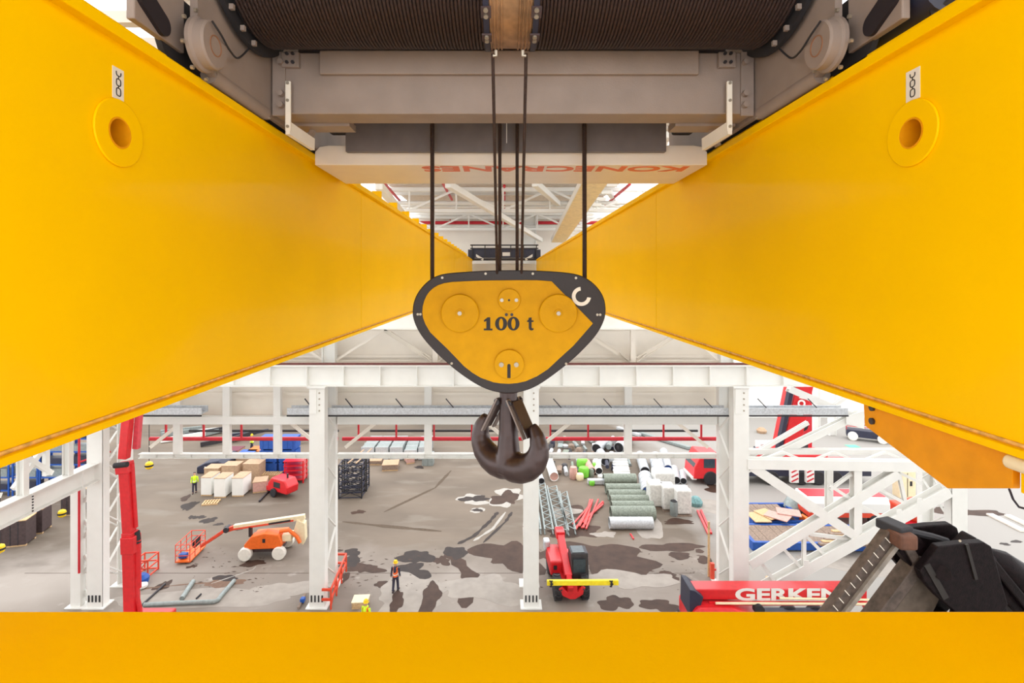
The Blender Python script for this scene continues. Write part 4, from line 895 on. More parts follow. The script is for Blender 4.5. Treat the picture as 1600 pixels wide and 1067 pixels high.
# --- black steel stillages
o = G(546, 780)
def stillage(c, label):
    t = thing('stillage', label, 'rack', c, .06, 'black steel stillages', local=True)
    for x in (-.95, .95):
        for y in (-.6, .6): MB().bb(x - .05, x + .05, y - .05, y + .05, 0, .95).build('post', M_blk, t)
    for z in (.1, .5, .9):
        for y in (-.6, .6): MB().bar((-.95, y, z), (.95, y, z), .06, .06).build('rail', M_navy, t)
        for x in (-.95, .95): MB().bar((x, -.6, z), (x, .6, z), .06, .06).build('rail', M_navy, t)
    for y in (-.6, .6): MB().bar((-.95, y, .1), (.95, y, .9), .05, .05).build('brace', M_blk, t); MB().bar((-.95, y, .9), (.95, y, .1), .05, .05).build('brace', M_blk, t)
    for x in (-.4, .2): MB().bar((x, -.6, .5), (x + .2, .6, .55), .1, .08).build('rail', M_dk, t)
    return t
for r, rn in enumerate(('front', 'rear')):
    for k, kn_ in enumerate(('bottom', 'middle', 'top')): stillage((o.x, o.y + .7 + r * 1.5, k * .96), kn_ + ' black steel stillage of the ' + rn + ' stack right of the column')
for dx, dz in ((-.2, 0), (.5, .1)): tag(MB().bar((o.x + dx, o.y + .2, 2.95), (o.x + dx + .5, o.y + 3.4, 3.05 + dz), .1, .06).build('plank', M_card), ('left' if dx < 0 else 'right') + ' batten lying on top of the black stillages', 'batten')

# --- zinc ducts and boards in the middle distance
for k in range(5):
    px = 572 + k * 22; p = G(px, 722, 0); t = thing('duct_section', ['first', 'second', 'third', 'fourth', 'fifth'][k] + ' zinc duct section from the left behind the middle opening', 'duct', (p.x, p.y + 2.5, 0), .02 * k, 'zinc duct sections', local=True)
    MB().bb(-.62, .62, -1.9, 1.9, .1, 1.3 if k != 3 else 1.0).build('shell', M_glv2, t, bevel=.02)
    for y in (-1.9, -.6, .6, 1.9): MB().bb(-.66, .66, y - .04, y + .04, .06, (1.3 if k != 3 else 1.0) + .04).build('flange', M_glv, t)
    for y in (-1.2, 1.2): MB().bb(-.6, .6, y - .08, y + .08, 0, .1).build('skid', M_wood, t)
p = G(668, 728); t = thing('duct_section', 'single square zinc duct standing right of the duct row', 'duct', (p.x, p.y + .5, 0), 0, local=True)
MB().bb(-.55, .55, -.5, .5, 0, 1.15).build('shell', M_glv2, t, bevel=.02); MB().bb(-.01, .01, -.52, -.5, 0, 1.15).build('seam', M_dk, t)
crate(608, 736, 1.5, 1.5, .55, 'low open crate of brown boards in front of the zinc ducts', M_woodd, rz=.1); crate(585, 727, 1.3, 1.0, .4, 'flat pack of brown boards left of the open crate', M_woodd); crate(638, 725, .8, 1.2, .5, 'small terracotta crate right of the open crate', M_pink, rz=.4)
# crates at the left edge, under the side beam
for px, py, lab, rz in ((18, 855, 'nearest dark brown panel crate at the left edge', .25), (45, 836, 'dark brown panel crate with a timber top behind the nearest one', .25), (108, 806, 'dark brown panel crate behind the slender post', .1), (-16, 853, 'dark panel crate cut by the left frame edge', .25)):
    crate(px, py, 1.35, 1.2, 1.75, lab, M_crate, rz=rz, lid=M_wood, straps=2)
for px, py, lab in ((97, 802, 'yellow and black hook ball hanging by the left crates'), (233, 727, 'yellow and black hook ball hanging in the left opening'), (0, 857, 'yellow and black hook ball at the left frame edge')):
    p = U(px, py, 38 if px != 0 else 33); t = thing('hook_ball', lab, 'hook', tuple(p))
    MB().lathe([(.05, -.3), (.22, -.2), (.28, 0), (.22, .2), (.05, .3)], p, 'z', 14).build('ball', M_helm, t, smooth=True)
    MB().lathe([(.285, -.06), (.287, .06)], p, 'z', 14).build('stripe', M_blk, t, smooth=True); MB().cyl(p, p + Vector((0, 0, 5)), .025, 6).build('rope', M_dk, t)
# blue racks beyond the side truss
for i, (px, lab) in enumerate(((-25, 'leftmost blue storage rack beyond the side truss'), (20, 'blue storage rack behind the left part of the side truss'), (62, 'blue storage rack behind the middle of the side truss'), (104, 'blue storage rack nearest the left corner column'))):
    p = G(px, 775); t = thing('storage_rack', lab, 'rack', tuple(p), 0, 'blue storage racks')
    for x in (0, 2.1):
        for y in (0, 1.2): MB().bb(p.x + x - .06, p.x + x + .06, p.y + y - .05, p.y + y + .05, 0, 5.4).build('upright', M_blue, t)
    for z in (.4, 1.5, 2.6, 3.7, 4.8):
        MB().bb(p.x, p.x + 2.1, p.y, p.y + 1.2, z, z + .08).build('shelf', M_blue, t)
        MB().bb(p.x + .2, p.x + 1.8, p.y + .15, p.y + 1, z + .08, z + .55 + .2 * ((i + int(z)) % 2)).build('stored_load', M_glv2 if int(z) % 2 else M_navy, t)
# --- low rails, rods and pipes at the front left
p0, p1 = G(517, 952), G(541, 893)
t = thing('guard_rail', 'orange guard rail standing beside the column base', 'railing', tuple(p0))
d_ = (p1 - p0)
for z in (1.1, .55): MB().bar(p0 + Vector((0, 0, z)), p1 + Vector((0, 0, z)), .09, .12).build('rail', M_orr, t)
for k in range(4): q = p0 + d_ * (k / 3); MB().bar(q, q + Vector((0, 0, 1.1)), .08, .08).build('post', M_orr, t)
for z in (1.1, .55): MB().bar(p1 + Vector((0, 0, z)), p1 + Vector((-1.1, 0, z)), .09, .12).build('rail', M_orr, t); MB().bar(p0 + Vector((0, 0, z)), p0 + Vector((-.5, 0, z)), .09, .12).build('rail', M_orr, t)
for s in (0, 1): MB().bar(p0 + d_ * (s / 3 * 1.0) + Vector((0, 0, .1)), p0 + d_ * (s / 3 + .33) + Vector((0, 0, 1.05)), .06, .06).build('brace', M_orr, t)
crate(561, 952, .85, .7, .35, 'pale timber box in front of the guard rail', M_wood, 'box', .05, name='timber_box', lid=M_crm)
tag(MB().tube([G(225, 945, .12), G(280, 942, .12), G(335, 940, .12), G(340, 938, .12), G(346, 930, .12), G(366, 907, .12)], .12, 10).build('bent_pipe', M_glv2, smooth=True), 'long bent grey pipe lying on the floor at the front left', 'pipe')
tag(MB().cyl(G(284, 935, .12), G(302, 908, .12), .13, 10).build('pipe', M_glv2, smooth=True), 'short grey pipe lying inside the bent pipe', 'pipe')
tag(MB().cyl(G(221, 946, .06), G(258, 912, .06), .06, 8).build('steel_rod', M_dk, smooth=True), 'thin dark rod on the floor beside the red boom', 'rod'); tag(MB().cyl(G(307, 935, .05), G(314, 928, .05), .05, 8).build('steel_rod', M_blk, smooth=True), 'short black rod inside the bent pipe', 'rod')
tag(MB().bar(G(466, 950, .1), G(477, 928, .1), .12, .1).build('timber_baulk', M_woodd), 'short timber baulk left of the column base', 'timber'); p = G(473, 937, .2); tag(MB().box(p, (.25, .3, .25)).build('blue_can', M_blue, bevel=.05), 'small blue can on the timber baulk', 'can')
p = G(222, 912); tag(MB().lathe([(.1, 0), (.35, .1), (.4, .4), (.2, .6)], p, 'z', 10).build('blue_sack', M_blue, smooth=True), 'blue sack beside the red boom', 'sack'); p = G(222, 918); tag(MB().lathe([(.1, 0), (.3, .06), (.3, .2), (.1, .3)], p, 'z', 10).build('white_sack', M_wht, smooth=True), 'white sack beside the blue sack', 'sack')
p = G(219, 905); t = thing('basket_frame', 'orange mesh basket behind the red boom', 'basket', tuple(p))
for z in (.1, .6, 1.1): 
    for a, b in (((-.4, 0), (.4, .1)), ((.4, .1), (.4, 1.1)), ((.4, 1.1), (-.4, 1)), ((-.4, 1), (-.4, 0))): MB().bar(p + Vector((*a, z)), p + Vector((*b, z)), .07, .07).build('rail', M_orr, t)
for a in ((-.4, 0), (.4, .1), (.4, 1.1), (-.4, 1)): MB().bar(p + Vector((*a, 0)), p + Vector((*a, 1.1)), .07, .07).build('post', M_orr, t)
MB().bar(p + Vector((-.4, 0, .1)), p + Vector((.4, .1, 1.1)), .06, .06).build('brace', M_orr, t)

# --- tall red boom on the left
YM = 25.5; o = U(206, 955, YM)
t = thing('red_boom_lift', 'tall red lifting boom rising past the left corner column', 'boom lift', (o.x, YM, 0))
def ub(px, py, dy=0): q = U(px, py, YM); return q + Vector((0, dy, 0))
MB().bar(ub(207, 975), ub(203, 830), .5, .52, (1, 0, 0)).build('lower_section', M_red, t, bevel=.03); MB().bar(ub(205, 862), ub(204, 836), .62, .62, (1, 0, 0)).build('section_collar', M_red, t, bevel=.04)
MB().bar(ub(203, 845), ub(196, 728), .42, .44, (1, 0, 0)).build('middle_section', M_red, t, bevel=.03); MB().bar(ub(196, 738), ub(194, 722), .55, .6, (1, 0, 0)).build('head_plate', M_red, t, bevel=.04)
MB().cyl(ub(186, 724, -.3), ub(206, 722, -.3), .13, 12).build('pivot_pin', M_blk, t, smooth=True)
MB().bar(ub(194, 716), ub(201, 640), .36, .4, (1, 0, 0)).build('jib', M_red, t, bevel=.03); MB().bar(ub(204, 705, .4), ub(210, 630, .4), .25, .28, (1, 0, 0)).build('jib', mat('pinkish_red_paint', (226, 80, 92), .45), t, bevel=.03)
MB().cyl(ub(204, 725, .1), ub(210, 825, .1), .1, 12).build('hydraulic_rod', M_red, t, smooth=True); MB().cyl(ub(210, 832, .1), ub(212, 850, .1), .17, 12).build('hydraulic_gland', M_blk, t, smooth=True); MB().cyl(ub(212, 845, .1), ub(213, 920, .1), .16, 12).build('hydraulic_cylinder', M_red, t, smooth=True)
MB().tube([ub(212, 900), ub(213, 930), ub(218, 950), ub(220, 975)], .12, 8).build('hose_guide', M_red, t, smooth=True)
MB().bb(o.x - 1.2, o.x + 1.2, YM - 1.6, YM + 1.6, .45, 1.5).build('chassis', M_red, t, bevel=.08)
for sx in (-1.1, 1.1):
    for sy in (-1.2, 1.2): wheel(t, (o.x + sx, YM + sy, .45), .45, .35, 'x')
# --- lattice ladders, red bars, duct rolls, wrapped bundles
def lattice(p, q, w, label, rails=M_glv2, n=12, z=.12, x_=True):
    p, q = Vector(p), Vector(q); d = (q - p).normalized(); s = Vector((-d.y, d.x, 0)) * w / 2; t = thing('lattice_girder', label, 'lattice', tuple(p))
    for k in (-1, 1):
        for zz in (.05, .4): MB().bar(p + s * k + Vector((0, 0, zz)), q + s * k + Vector((0, 0, zz)), .09, .09).build('chord', rails, t)
    L = (q - p).length
    for k in range(n):
        a, b = p + d * (L * k / n), p + d * (L * (k + 1) / n); k2 = 1 if k % 2 else -1
        MB().bar(a + s * k2 + Vector((0, 0, .4)), b - s * k2 + Vector((0, 0, .4)), .06, .05).build('lacing_bar', rails, t)
        MB().bar(a + s + Vector((0, 0, .05)), b + s + Vector((0, 0, .4)), .05, .05).build('lacing_bar', rails, t)
    return t
lattice(G(858, 836), G(846, 762), .6, 'leftmost galvanised lattice girder on the floor by the hook column', n=16); lattice(G(880, 838), G(862, 766), .8, 'middle galvanised lattice girder on the floor', n=14); lattice(G(893, 836), G(880, 775), .6, 'rightmost open lattice girder beside the red bars', n=10)
lattice(G(842, 836), G(836, 790), .3, 'narrow lattice girder half hidden behind the hook column', n=8)
rr = random.Random(5)
RB = []
for k in range(11):
    ax, bx = 899 + rr.uniform(-4, 18), 918 + rr.uniform(0, 26); z = .06 + .05 * (k % 4)
    RB.append(MB().bar(G(ax, 822 + rr.uniform(-6, 5), z), G(bx, 783 + rr.uniform(-4, 5), z + .05), .12, .08).build('red_bar', mat('salmon_red_paint', (232, 76, 74), .5))); tag(RB[-1], 'salmon red steel bar in the loose heap beside the lattice girders', 'bar', 'heap of red bars')
def roll(c, r, ln, rz, label, m, cap=None, name='duct_roll', group='wrapped duct rolls', ring=3, hollow=True):
    t = thing(name, label, 'pipe' if name != 'duct_roll' else 'duct', tuple(c), rz, group, local=True)
    h = ln / 2
    if hollow:
        MB().lathe([(r, -h), (r, h)], (0, 0, r), 'x', 20).build('inner_face', cap or M_blk, t) if False else None
        mb = MB(); n = 22
        o_ = [(r * math.cos(2 * math.pi * i / n), r + r * math.sin(2 * math.pi * i / n)) for i in range(n)]; i_ = [(x * .9, r + (z - r) * .9) for x, z in o_]
        mb.ring(o_, i_, 'x', -h, h); mb.build('shell', m, t, smooth=True)
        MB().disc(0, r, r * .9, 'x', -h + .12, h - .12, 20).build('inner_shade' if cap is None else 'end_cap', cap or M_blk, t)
    for k in range(ring):
        x = -h + ln * (k + .5) / ring; MB().annulus(0, r, r * .98, r * 1.035, 'x', x - .04, x + .04, 22).build('seam_ring', m, t, smooth=True)
    return t
# row of grey-green wrapped rolls with a silver one in front
ys = [(970, 761), (975, 774), (981, 784), (986, 793), (990, 803), (991, 816)]
for k, (px, py) in enumerate(ys):
    p = G(px, py); r = .42 if k not in (0, 5) else .5
    roll((p.x, p.y + r, 0), r, 2.9 + .1 * k, 0, ['rearmost', 'second rearmost', 'third rearmost', 'third nearest', 'second nearest', 'nearest'][k] + ' grey-green wrapped duct roll behind the silver roll', M_green)
p = G(988, 830); roll((p.x, p.y + .42, 0),   .42, 3.2, 0, 'silver foil duct roll at the front of the roll row', M_glv, group=None, ring=5)
# big silver pipes with blue caps
for k, (a, b, r, lab, cap) in enumerate((((1014, 782), (1008, 756), .62, 'large silver pipe with a blue end cap', M_blue), ((1032, 758), (1024, 724), .6, 'silver pipe behind the blue capped pipe', None), ((1044, 740), (1037, 712), .42, 'rear silver pipe next to the wrapped bundles', M_blue), ((1008, 744), (1000, 718), .45, 'short silver pipe at the back of the pipe stack', None), ((1057, 757), (1053, 738), .36, 'silver pipe partly under the white wrap', None), ((866, 752), (856, 722), .42, 'white pipe with a red end leaning near the hook', M_pink), ((846, 757), (838, 735), .3, 'dark ended pipe beside the hook column', None), ((925, 742), (917, 728), .35, 'terracotta pipe in the heap below the right opening', None), ((936, 742), (931, 727), .35, 'white short pipe in the heap below the right opening', None), ((946, 728), (938, 714), .45, 'open silver pipe in the heap below the right opening', None), ((1068, 757), (1066, 743), .3, 'thin silver pipe right of the white wrap', None))):
    p, q = G(*a), G(*b); d_ = q - p; c = (p + q) / 2
    t = roll((c.x, c.y, 0), r, d_.length, math.atan2(d_.y, d_.x), lab, {7: M_pink, 5: M_wht, 8: M_wht}.get(k, M_glv), cap, 'steel_pipe', 'loose pipes by the roll row', 4)
def bundle(px, py, w, d, h, label, rz=0):
    p = G(px, py); t = thing('wrapped_bundle', label, 'bundle', (p.x, p.y + d / 2, 0), rz, 'white wrapped bundles', local=True)
    n = 4
    for k in range(n):
        x = -w / 2 + w * (k + .5) / n
        MB().lathe([(w / n * .42, .08), (w / n * .56, .16), (w / n * .56, h - .1), (w / n * .45, h)], (x, -d * .22, 0), 'z', 12).build('wrapped_tube', M_wrap, t, smooth=True)
        MB().lathe([(w / n * .42, .08), (w / n * .56, .16), (w / n * .56, h - .1), (w / n * .45, h)], (x, d * .22, 0), 'z', 12).build('wrapped_tube', M_wrap, t, smooth=True)
    MB().bb(-w / 2 * 1.02, w / 2 * 1.02, -d * .46, d * .46, .12, h - .01).build('film_wrap', M_wrap, t, bevel=.12); MB().bb(-w / 2, w / 2, -d / 2, d / 2, 0, .08).build('base_board', M_woodd, t)
    return t
bundle(1027, 795, 1.1, 1.4, 1.95, 'left white film-wrapped bundle of tubes'); bundle(1047, 800, 1.0, 1.4, 1.95, 'middle white film-wrapped bundle of tubes'); bundle(1070, 807, 1.15, 1.4, 2.0, 'right white film-wrapped bundle of tubes'); bundle(1040, 770, 1.7, 1.6, 1.7, 'rear white film-wrapped bundle next to the silver pipes')
p = G(1053, 805); t = thing('drum_can', 'grey open drum in front of the white wrapped bundles', 'drum', tuple(p)); MB().lathe([(.28, 0), (.3, .05), (.3, .95), (.27, 1.1)], p, 'z', 18).build('body', M_glv2, t, smooth=True); MB().lathe([(.26, 1.1), (.26, 1.14)], p, 'z', 18).build('dark_opening', M_blk, t)
for k, (a, b) in enumerate((((1107, 834), (1090, 798)), ((1111, 833), (1095, 797)))): tag(MB().bar(G(*a, .08), G(*b, .08), .16, .14).build('red_beam', M_red), ('left' if k == 0 else 'right') + ' of the two long red bars right of the wrapped bundles', 'bar')
tag(MB().bar(G(985, 834, .06), G(990, 842, .06), .1, .08).build('red_peg', M_red), 'small red bar sticking out under the silver roll', 'bar')
p = G(1087, 789); tag(MB().lathe([(.5, 0), (.55, .3), (.35, .6), (.2, .7)], p, 'z', 12).build('green_net', mat('teal_netting', (120, 160, 160), .8, var=.2), smooth=True), 'bunch of teal netting right of the wrapped bundles', 'netting')
# pile of mixed parts below and behind the right opening
cols_ = [M_glv, M_glv2, M_green, M_dk, M_wht, M_blk, M_woodd, M_navy]
rr = random.Random(11)
heap = [('pipe_piece', 'pipe'), ('board', 'board'), ('tub', 'tub')]
desc = {M_glv.name: 'silver', M_glv2.name: 'dull grey', M_green.name: 'grey-green', M_dk.name: 'dark steel', M_wht.name: 'white', M_blk.name: 'black', M_woodd.name: 'brown', M_navy.name: 'navy'}
HEAP = []; spots = []
for k in range(64):
    for _try in range(60):
        px, py = rr.uniform(858, 985), rr.uniform(690, 748); p = G(px, py)
        if all(abs(p.x - q.x) > .62 or abs(p.y - q.y) > 1.5 for q in spots): break
    else: continue
    spots.append(p); m = rr.choice(cols_); a = rr.uniform(1.2, 1.9)
    if k % 3 == 0:
        q = p + Vector((math.cos(a), math.sin(a), 0)) * rr.uniform(1.0, 1.6); r = rr.uniform(.12, .34); z = rr.choice([0, 0, .4]) + r
        HEAP.append(MB().cyl(p + Vector((0, 0, z)), q + Vector((0, 0, z)), r, 14).build('pipe_piece', m, smooth=True)); tag(HEAP[-1], desc[m.name] + ' pipe piece in the mixed heap below the right opening', 'pipe', desc[m.name] + ' pipe pieces of the heap')
    elif k % 3 == 1:
        q = p + Vector((math.cos(a), math.sin(a), 0)) * rr.uniform(.8, 1.5); z = rr.uniform(.15, .4)
        HEAP.append(MB().bar(p + Vector((0, 0, z)), q + Vector((0, 0, z + rr.uniform(0, .3))), rr.uniform(.2, .6), rr.uniform(.08, .3)).build('board', m, bevel=.02)); tag(HEAP[-1], desc[m.name] + ' profile in the mixed heap below the right opening', 'profile', desc[m.name] + ' profiles of the heap')
    else:
        h = rr.uniform(.3, .9); r = rr.uniform(.2, .4)
        HEAP.append(MB().lathe([(r * .8, 0), (r, .08), (r, h * .8), (r * .7, h)], p, 'z', 12).build('tub', m, smooth=True)); tag(HEAP[-1], desc[m.name] + ' tub in the mixed heap below the right opening', 'tub', desc[m.name] + ' tubs of the heap')
for px, py, m, r, h, lab, nm in ((896, 748, M_pink, .35, 1.1, 'terracotta bin standing in front of the heap', 'bin'), (912, 745, M_lime, .5, .9, 'lime green bag heap beside the terracotta bin', 'bag'), (910, 730, M_lime, .55, .8, 'lime green tub behind the lime bag', 'tub'), (930, 735, M_lime, .3, .7, 'small lime green tub between the short pipes', 'tub'), (906, 750, M_crm, .35, .6, 'cream sack leaning on the lime green bag', 'sack'), (925, 758, M_lime, .25, .4, 'lime green scrap by the white trough', 'scrap')):
    p = G(px, py); tag(MB().lathe([(r * .8, 0), (r, .1), (r * 1.05, h * .7), (r * .85, h), (r * .6, h * .95)], p, 'z', 14).build(nm, m, smooth=True), lab, nm)
tag(MB().bar(G(918, 752, .25), G(962, 752, .25), .5, .4).build('trough', M_glv, bevel=.03), 'silver trough lying at the front of the heap', 'trough')
for k in range(6): 
    p = G(968 + k * .8, 720 + k * 4.6, .2 + .0 * k); tag(MB().box(p + Vector((0, 0, .1)), (1.5, .5, .32)).build('foam_slab', M_wht, bevel=.03), ['rearmost', 'second rearmost', 'third rearmost', 'third nearest', 'second nearest', 'nearest'][k] + ' white slab in the stepped row beside the silver pipes', 'slab', 'white slabs in a row')
tag(MB().bar(G(970, 748, .3), G(988, 746, .3), .35, .25).build('orange_plank', M_org), 'orange timber piece at the end of the white slabs', 'timber')
# things seen through the right opening
for k, (a, b, m, lab) in enumerate((((985, 672), (1078, 700), M_glv2, 'long grey channel on the far floor behind the right opening'), ((965, 668), (1000, 680), M_glv, 'far silver pipe behind the right opening'), ((940, 690), (958, 700), M_navy, 'navy pipe bend behind the right opening'))):
    tag(MB().bar(G(*a, .2), G(*b, .2), .5, .3).build('far_profile', m, bevel=.03), lab, 'profile')
for px, py, lab in ((938, 704, 'left dark mouthed silver pipe behind the right opening'), (972, 702, 'right dark mouthed silver pipe behind the right opening')):
    p = G(px, py); roll((p.x, p.y, 0), .55, 2.6, math.pi / 2 - .5, lab, M_glv, None, 'steel_pipe', 'dark mouthed pipes', 2)
for k in range(12):
    p = G(rr.uniform(225, 470), rr.uniform(676, 700)); m = rr.choice([M_glv2, M_navy, M_wht, M_dk]); q = p + Vector((rr.uniform(1, 4), rr.uniform(1, 4), rr.uniform(0, .8)))
    HEAP.append(MB().bar(p + Vector((0, 0, .3)), q, .25, .5).build('far_profile', m, bevel=.03)); tag(HEAP[-1], desc[m.name] + ' profile on the far floor behind the left opening', 'profile', desc[m.name] + ' far profiles on the left')

ORD = ['first', 'second', 'third', 'fourth', 'fifth', 'sixth', 'seventh', 'eighth', 'ninth', 'tenth', 'eleventh', 'twelfth', 'thirteenth', 'fourteenth']
by = {}
for o_ in HEAP + RB: by.setdefault(o_['label'], []).append(o_)
for lb, os_ in by.items():
    if len(os_) > 1:
        for k, o_ in enumerate(sorted(os_, key=lambda q: q.location.x / q.location.y)): o_['label'] = ORD[k] + ' ' + lb + ', from the left'
# --- red mobile crane on the right
CYm = 47.0; c0 = U(1084, 757, CYm)
L = thing('mobile_crane', 'red mobile crane with raised boom behind the X bracing', 'crane', (c0.x, CYm, 0))
x0 = c0.x; W = 2.5
cab = MB().prism([(x0, .55), (x0 + 2.5, .55), (x0 + 2.5, 2.6), (x0 + .7, 2.75), (x0 + .1, 1.6)], 'y', CYm, CYm + W).build('driver_cab', M_red, L, bevel=.08)
MB().prism([(x0 + .06, 1.55), (x0 + .68, 2.65), (x0 + .74, 2.66), (x0 + .14, 1.5)], 'y', CYm + .2, CYm + W - .2).build('windscreen', M_glass, cab); MB().bb(x0 + .9, x0 + 1.9, CYm - .03, CYm, 1.55, 2.35).build('side_window', M_glass, cab); MB().bb(x0 - .1, x0 + .3, CYm + .1, CYm + W - .1, .45, .7).build('bumper', M_wht, cab)
MB().bb(x0 + 2.5, x0 + 16, CYm + .1, CYm + W - .1, .75, 1.5).build('carrier', M_navy, L, bevel=.05); MB().bb(x0 + 2.6, x0 + 6, CYm + .2, CYm + W - .2, 1.5, 2.0).build('deck_gear', M_dk, L, bevel=.05); MB().bb(x0 + 9, x0 + 15.5, CYm + .1, CYm + W - .1, 1.5, 1.75).build('rear_deck', M_red, L, bevel=.03)
for k in range(6):
    for y in (CYm + .15, CYm + W - .15): wheel(L, (x0 + (1.5, 3.2, 7.0, 9.7, 11.2, 12.7)[k], y, .62), .62, .45, 'y')
for k in range(2):
    xx = (1242 - CX) * 46 / FP if k == 0 else (1256 - CX) * 47 / FP
    og = MB().bb(xx - .35, xx + .35, CYm - 1.0, CYm - .7, .6, 1.9).build('outrigger_panel', M_wht, L)
    for q in range(3): MB().bar((xx - .3, CYm - 1.02, .7 + q * .4), (xx + .3, CYm - 1.02, 1.0 + q * .4), .12, .02, (0, 1, 0)).build('red_stripe', M_redp, og)
b0, b1 = U(1222, 722, 48.5), U(1250, 590, 46.5)
MB().box(U(1236, 718, 48.3), (5.5, 2.2, 1.7)).build('superstructure', M_red, L, bevel=.1)
bo = MB().bar(b0, b1, 1.5, 1.9, (0, 1, 0)).build('main_boom', M_red, L, bevel=.05)
MB().bar(U(1214, 712, 47.6), U(1237, 600, 45.6), .35, .5, (0, 1, 0)).build('boom_edge', M_navy, bo)
lettering('Rom', 1.3, M_wht, bo, U(1251, 628, 45.9), (math.radians(82), math.radians(-78), 0), bold=.02)
MB().bar(U(1259, 722, 49), U(1259, 590, 49), .7, .8, (0, 1, 0)).build('luffing_mast', M_redp, L); MB().cyl(U(1252, 664, 47), U(1252, 664, 47.6), .55, 18).build('winch', M_blk, L, smooth=True); MB().box(U(1252, 700, 48), (.8, .8, 1.4)).build('mast_foot', M_dk, L)
for k in range(7): p = U(1186 + k * 5, 697, 52.5); tag(MB().box(p, (.26, 1.2, .85)).build('ballast_block', M_wht, bevel=.04), ['first', 'second', 'third', 'fourth', 'fifth', 'sixth', 'seventh'][k] + ' white ballast block from the column behind the X bracing', 'ballast', 'white ballast blocks')
tag(MB().bb(U(1183, 0, 52.5).x, U(1217, 0, 52.5).x, 51.7, 53.3, 0, U(0, 703, 52.5).z + .15).build('ballast_rack', M_navy, bevel=.04), 'navy rack carrying the white ballast blocks', 'rack')
# --- flat racks and loads right
def flatrack(px0, px1, py, ln_y, label, rz=0):
    a, b = G(px0, py), G(px1, py); t = thing('flat_rack', label, 'flat rack', ((a.x + b.x) / 2, a.y + ln_y / 2, 0), rz, 'blue flat racks', local=True); w = (b.x - a.x)
    for y in (-ln_y / 2, ln_y / 2): MB().bb(-w / 2, w / 2, y - .12, y + .12, .12, .62).build('side_beam', M_blue, t, bevel=.02)
    for x in (-w / 2 + .12, w / 2 - .12): MB().bb(x - .12, x + .12, -ln_y / 2, ln_y / 2, 0, .6).build('end_beam', M_blue, t)
    n = int(w / .5)
    src = MB().bb(-.24, .24, -ln_y / 2 + .12, ln_y / 2 - .12, .5, .58).build('deck_plank', M_woodd, t); src.location = (-w / 2 + .45, 0, 0)
    for k in range(1, n - 1): inst(src, 'deck_plank', t, (-w / 2 + .45 + k * .5, 0, .01 * (k % 3)))
    for x in (-w * .3, w * .05, w * .35): MB().bb(x - .3, x + .3, -ln_y / 2 - .13, -ln_y / 2 - .12, .3, .45).build('white_mark', M_wht, t)
    return t
flatrack(1178, 1428, 862, 2.6, 'blue flat rack nearest the dark arm right of the column', -.03); flatrack(1178, 1262, 826, 3.0, 'blue flat rack behind the nearest one right of the column')
z0 = .74
for k in range(6):
    p = G(1280 + k * 4, 850 - k * 4, z0 + .05 * k); tag(MB().bar(p, p + Vector((5.2, -.1, 0)), .3, .12).build('timber_beam', M_wood if k % 2 else M_woodd), ['front', 'second', 'third', 'fourth', 'fifth', 'rear'][k] + ' long timber beam loaded on the nearest flat rack', 'timber', 'timber load on the flat rack')
for k, (px, py) in enumerate(((1185, 808), (1200, 803), (1215, 806), (1232, 800))): p = G(px, py, .75 + .07 * k); tag(MB().box(p, (1.2, 1.6, .06), rz=.4 * k).build('plywood_sheet', M_wood if k < 2 else M_pink), ['first', 'second', 'third', 'fourth'][k] + ' plywood sheet from the column on the rear flat rack', 'sheet', 'plywood sheets')
p = G(1257, 822); tag(MB().bar(p + Vector((-.3, 0, .7)), p + Vector((.5, -1.2, .3)), .3, .5).build('timber_chock', M_org, bevel=.03), 'orange timber chock at the end of the rear flat rack', 'timber')
p = G(1240, 800); tag(MB().lathe([(.6, 0), (.8, .5), (.5, 1.1), (.2, 1.3)], p, 'z', 12).build('wrapped_heap', M_glv2, smooth=True), 'grey wrapped heap behind the orange chock', 'heap')
p = G(1330, 822); L = thing('covered_trailer', 'white covered trailer with red stripes behind the X bracing', 'trailer', (p.x, p.y + 1.2, 0), -.03, local=True)
MB().prism([(-1.1, .9), (1.1, .9), (1.1, 1.6), (.9, 2.0), (-.9, 2.0), (-1.1, 1.6)], 'x', -3.0, 3.0).build('cover', M_wht, L, bevel=.08); MB().bb(-3.02, 3.02, -1.12, 1.12, .6, .9).build('red_stripe', M_orr, L); MB().bb(-2.9, 2.9, -.7, .7, 2.0, 2.04).build('roof_stripe', M_redp, L)
for x in (-2, 1.8):
    for y in (-1, 1): wheel(L, (x, y, .4), .4, .3, 'y')
p = G(1274, 790); t = thing('chain_heap', 'dark chain heap in front of the white trailer', 'chain', tuple(p))
for k in range(9): MB().lathe([(.1, 0), (.16, .08), (.1, .16)], p + Vector((k * .14, -.1 * k, .9 - .08 * k + (.2 if k % 2 else 0))), 'y', 8).build('link', M_navy, t)
p = G(1432, 815); t = thing('orange_machine', 'orange rounded machine left of the rightmost column', 'machine', tuple(p)); MB().lathe([(.7, .2), (.95, .6), (.9, 1.3), (.5, 1.7)], p, 'z', 16).build('tank', M_orr, t, smooth=True); MB().box(p + Vector((-.9, .4, .7)), (1.1, 1.2, 1.2)).build('engine', M_orr, t, bevel=.15); MB().bb(p.x - 1.5, p.x + .9, p.y - .7, p.y + .9, 0, .22).build('skid', M_redp, t)
p = G(1398, 822); tag(MB().lathe([(.5, 0), (.7, .25), (.5, .6), (.2, .8)], p, 'z', 10).build('film_heap', M_glv2, smooth=True), 'grey film heap beside the orange machine', 'heap')
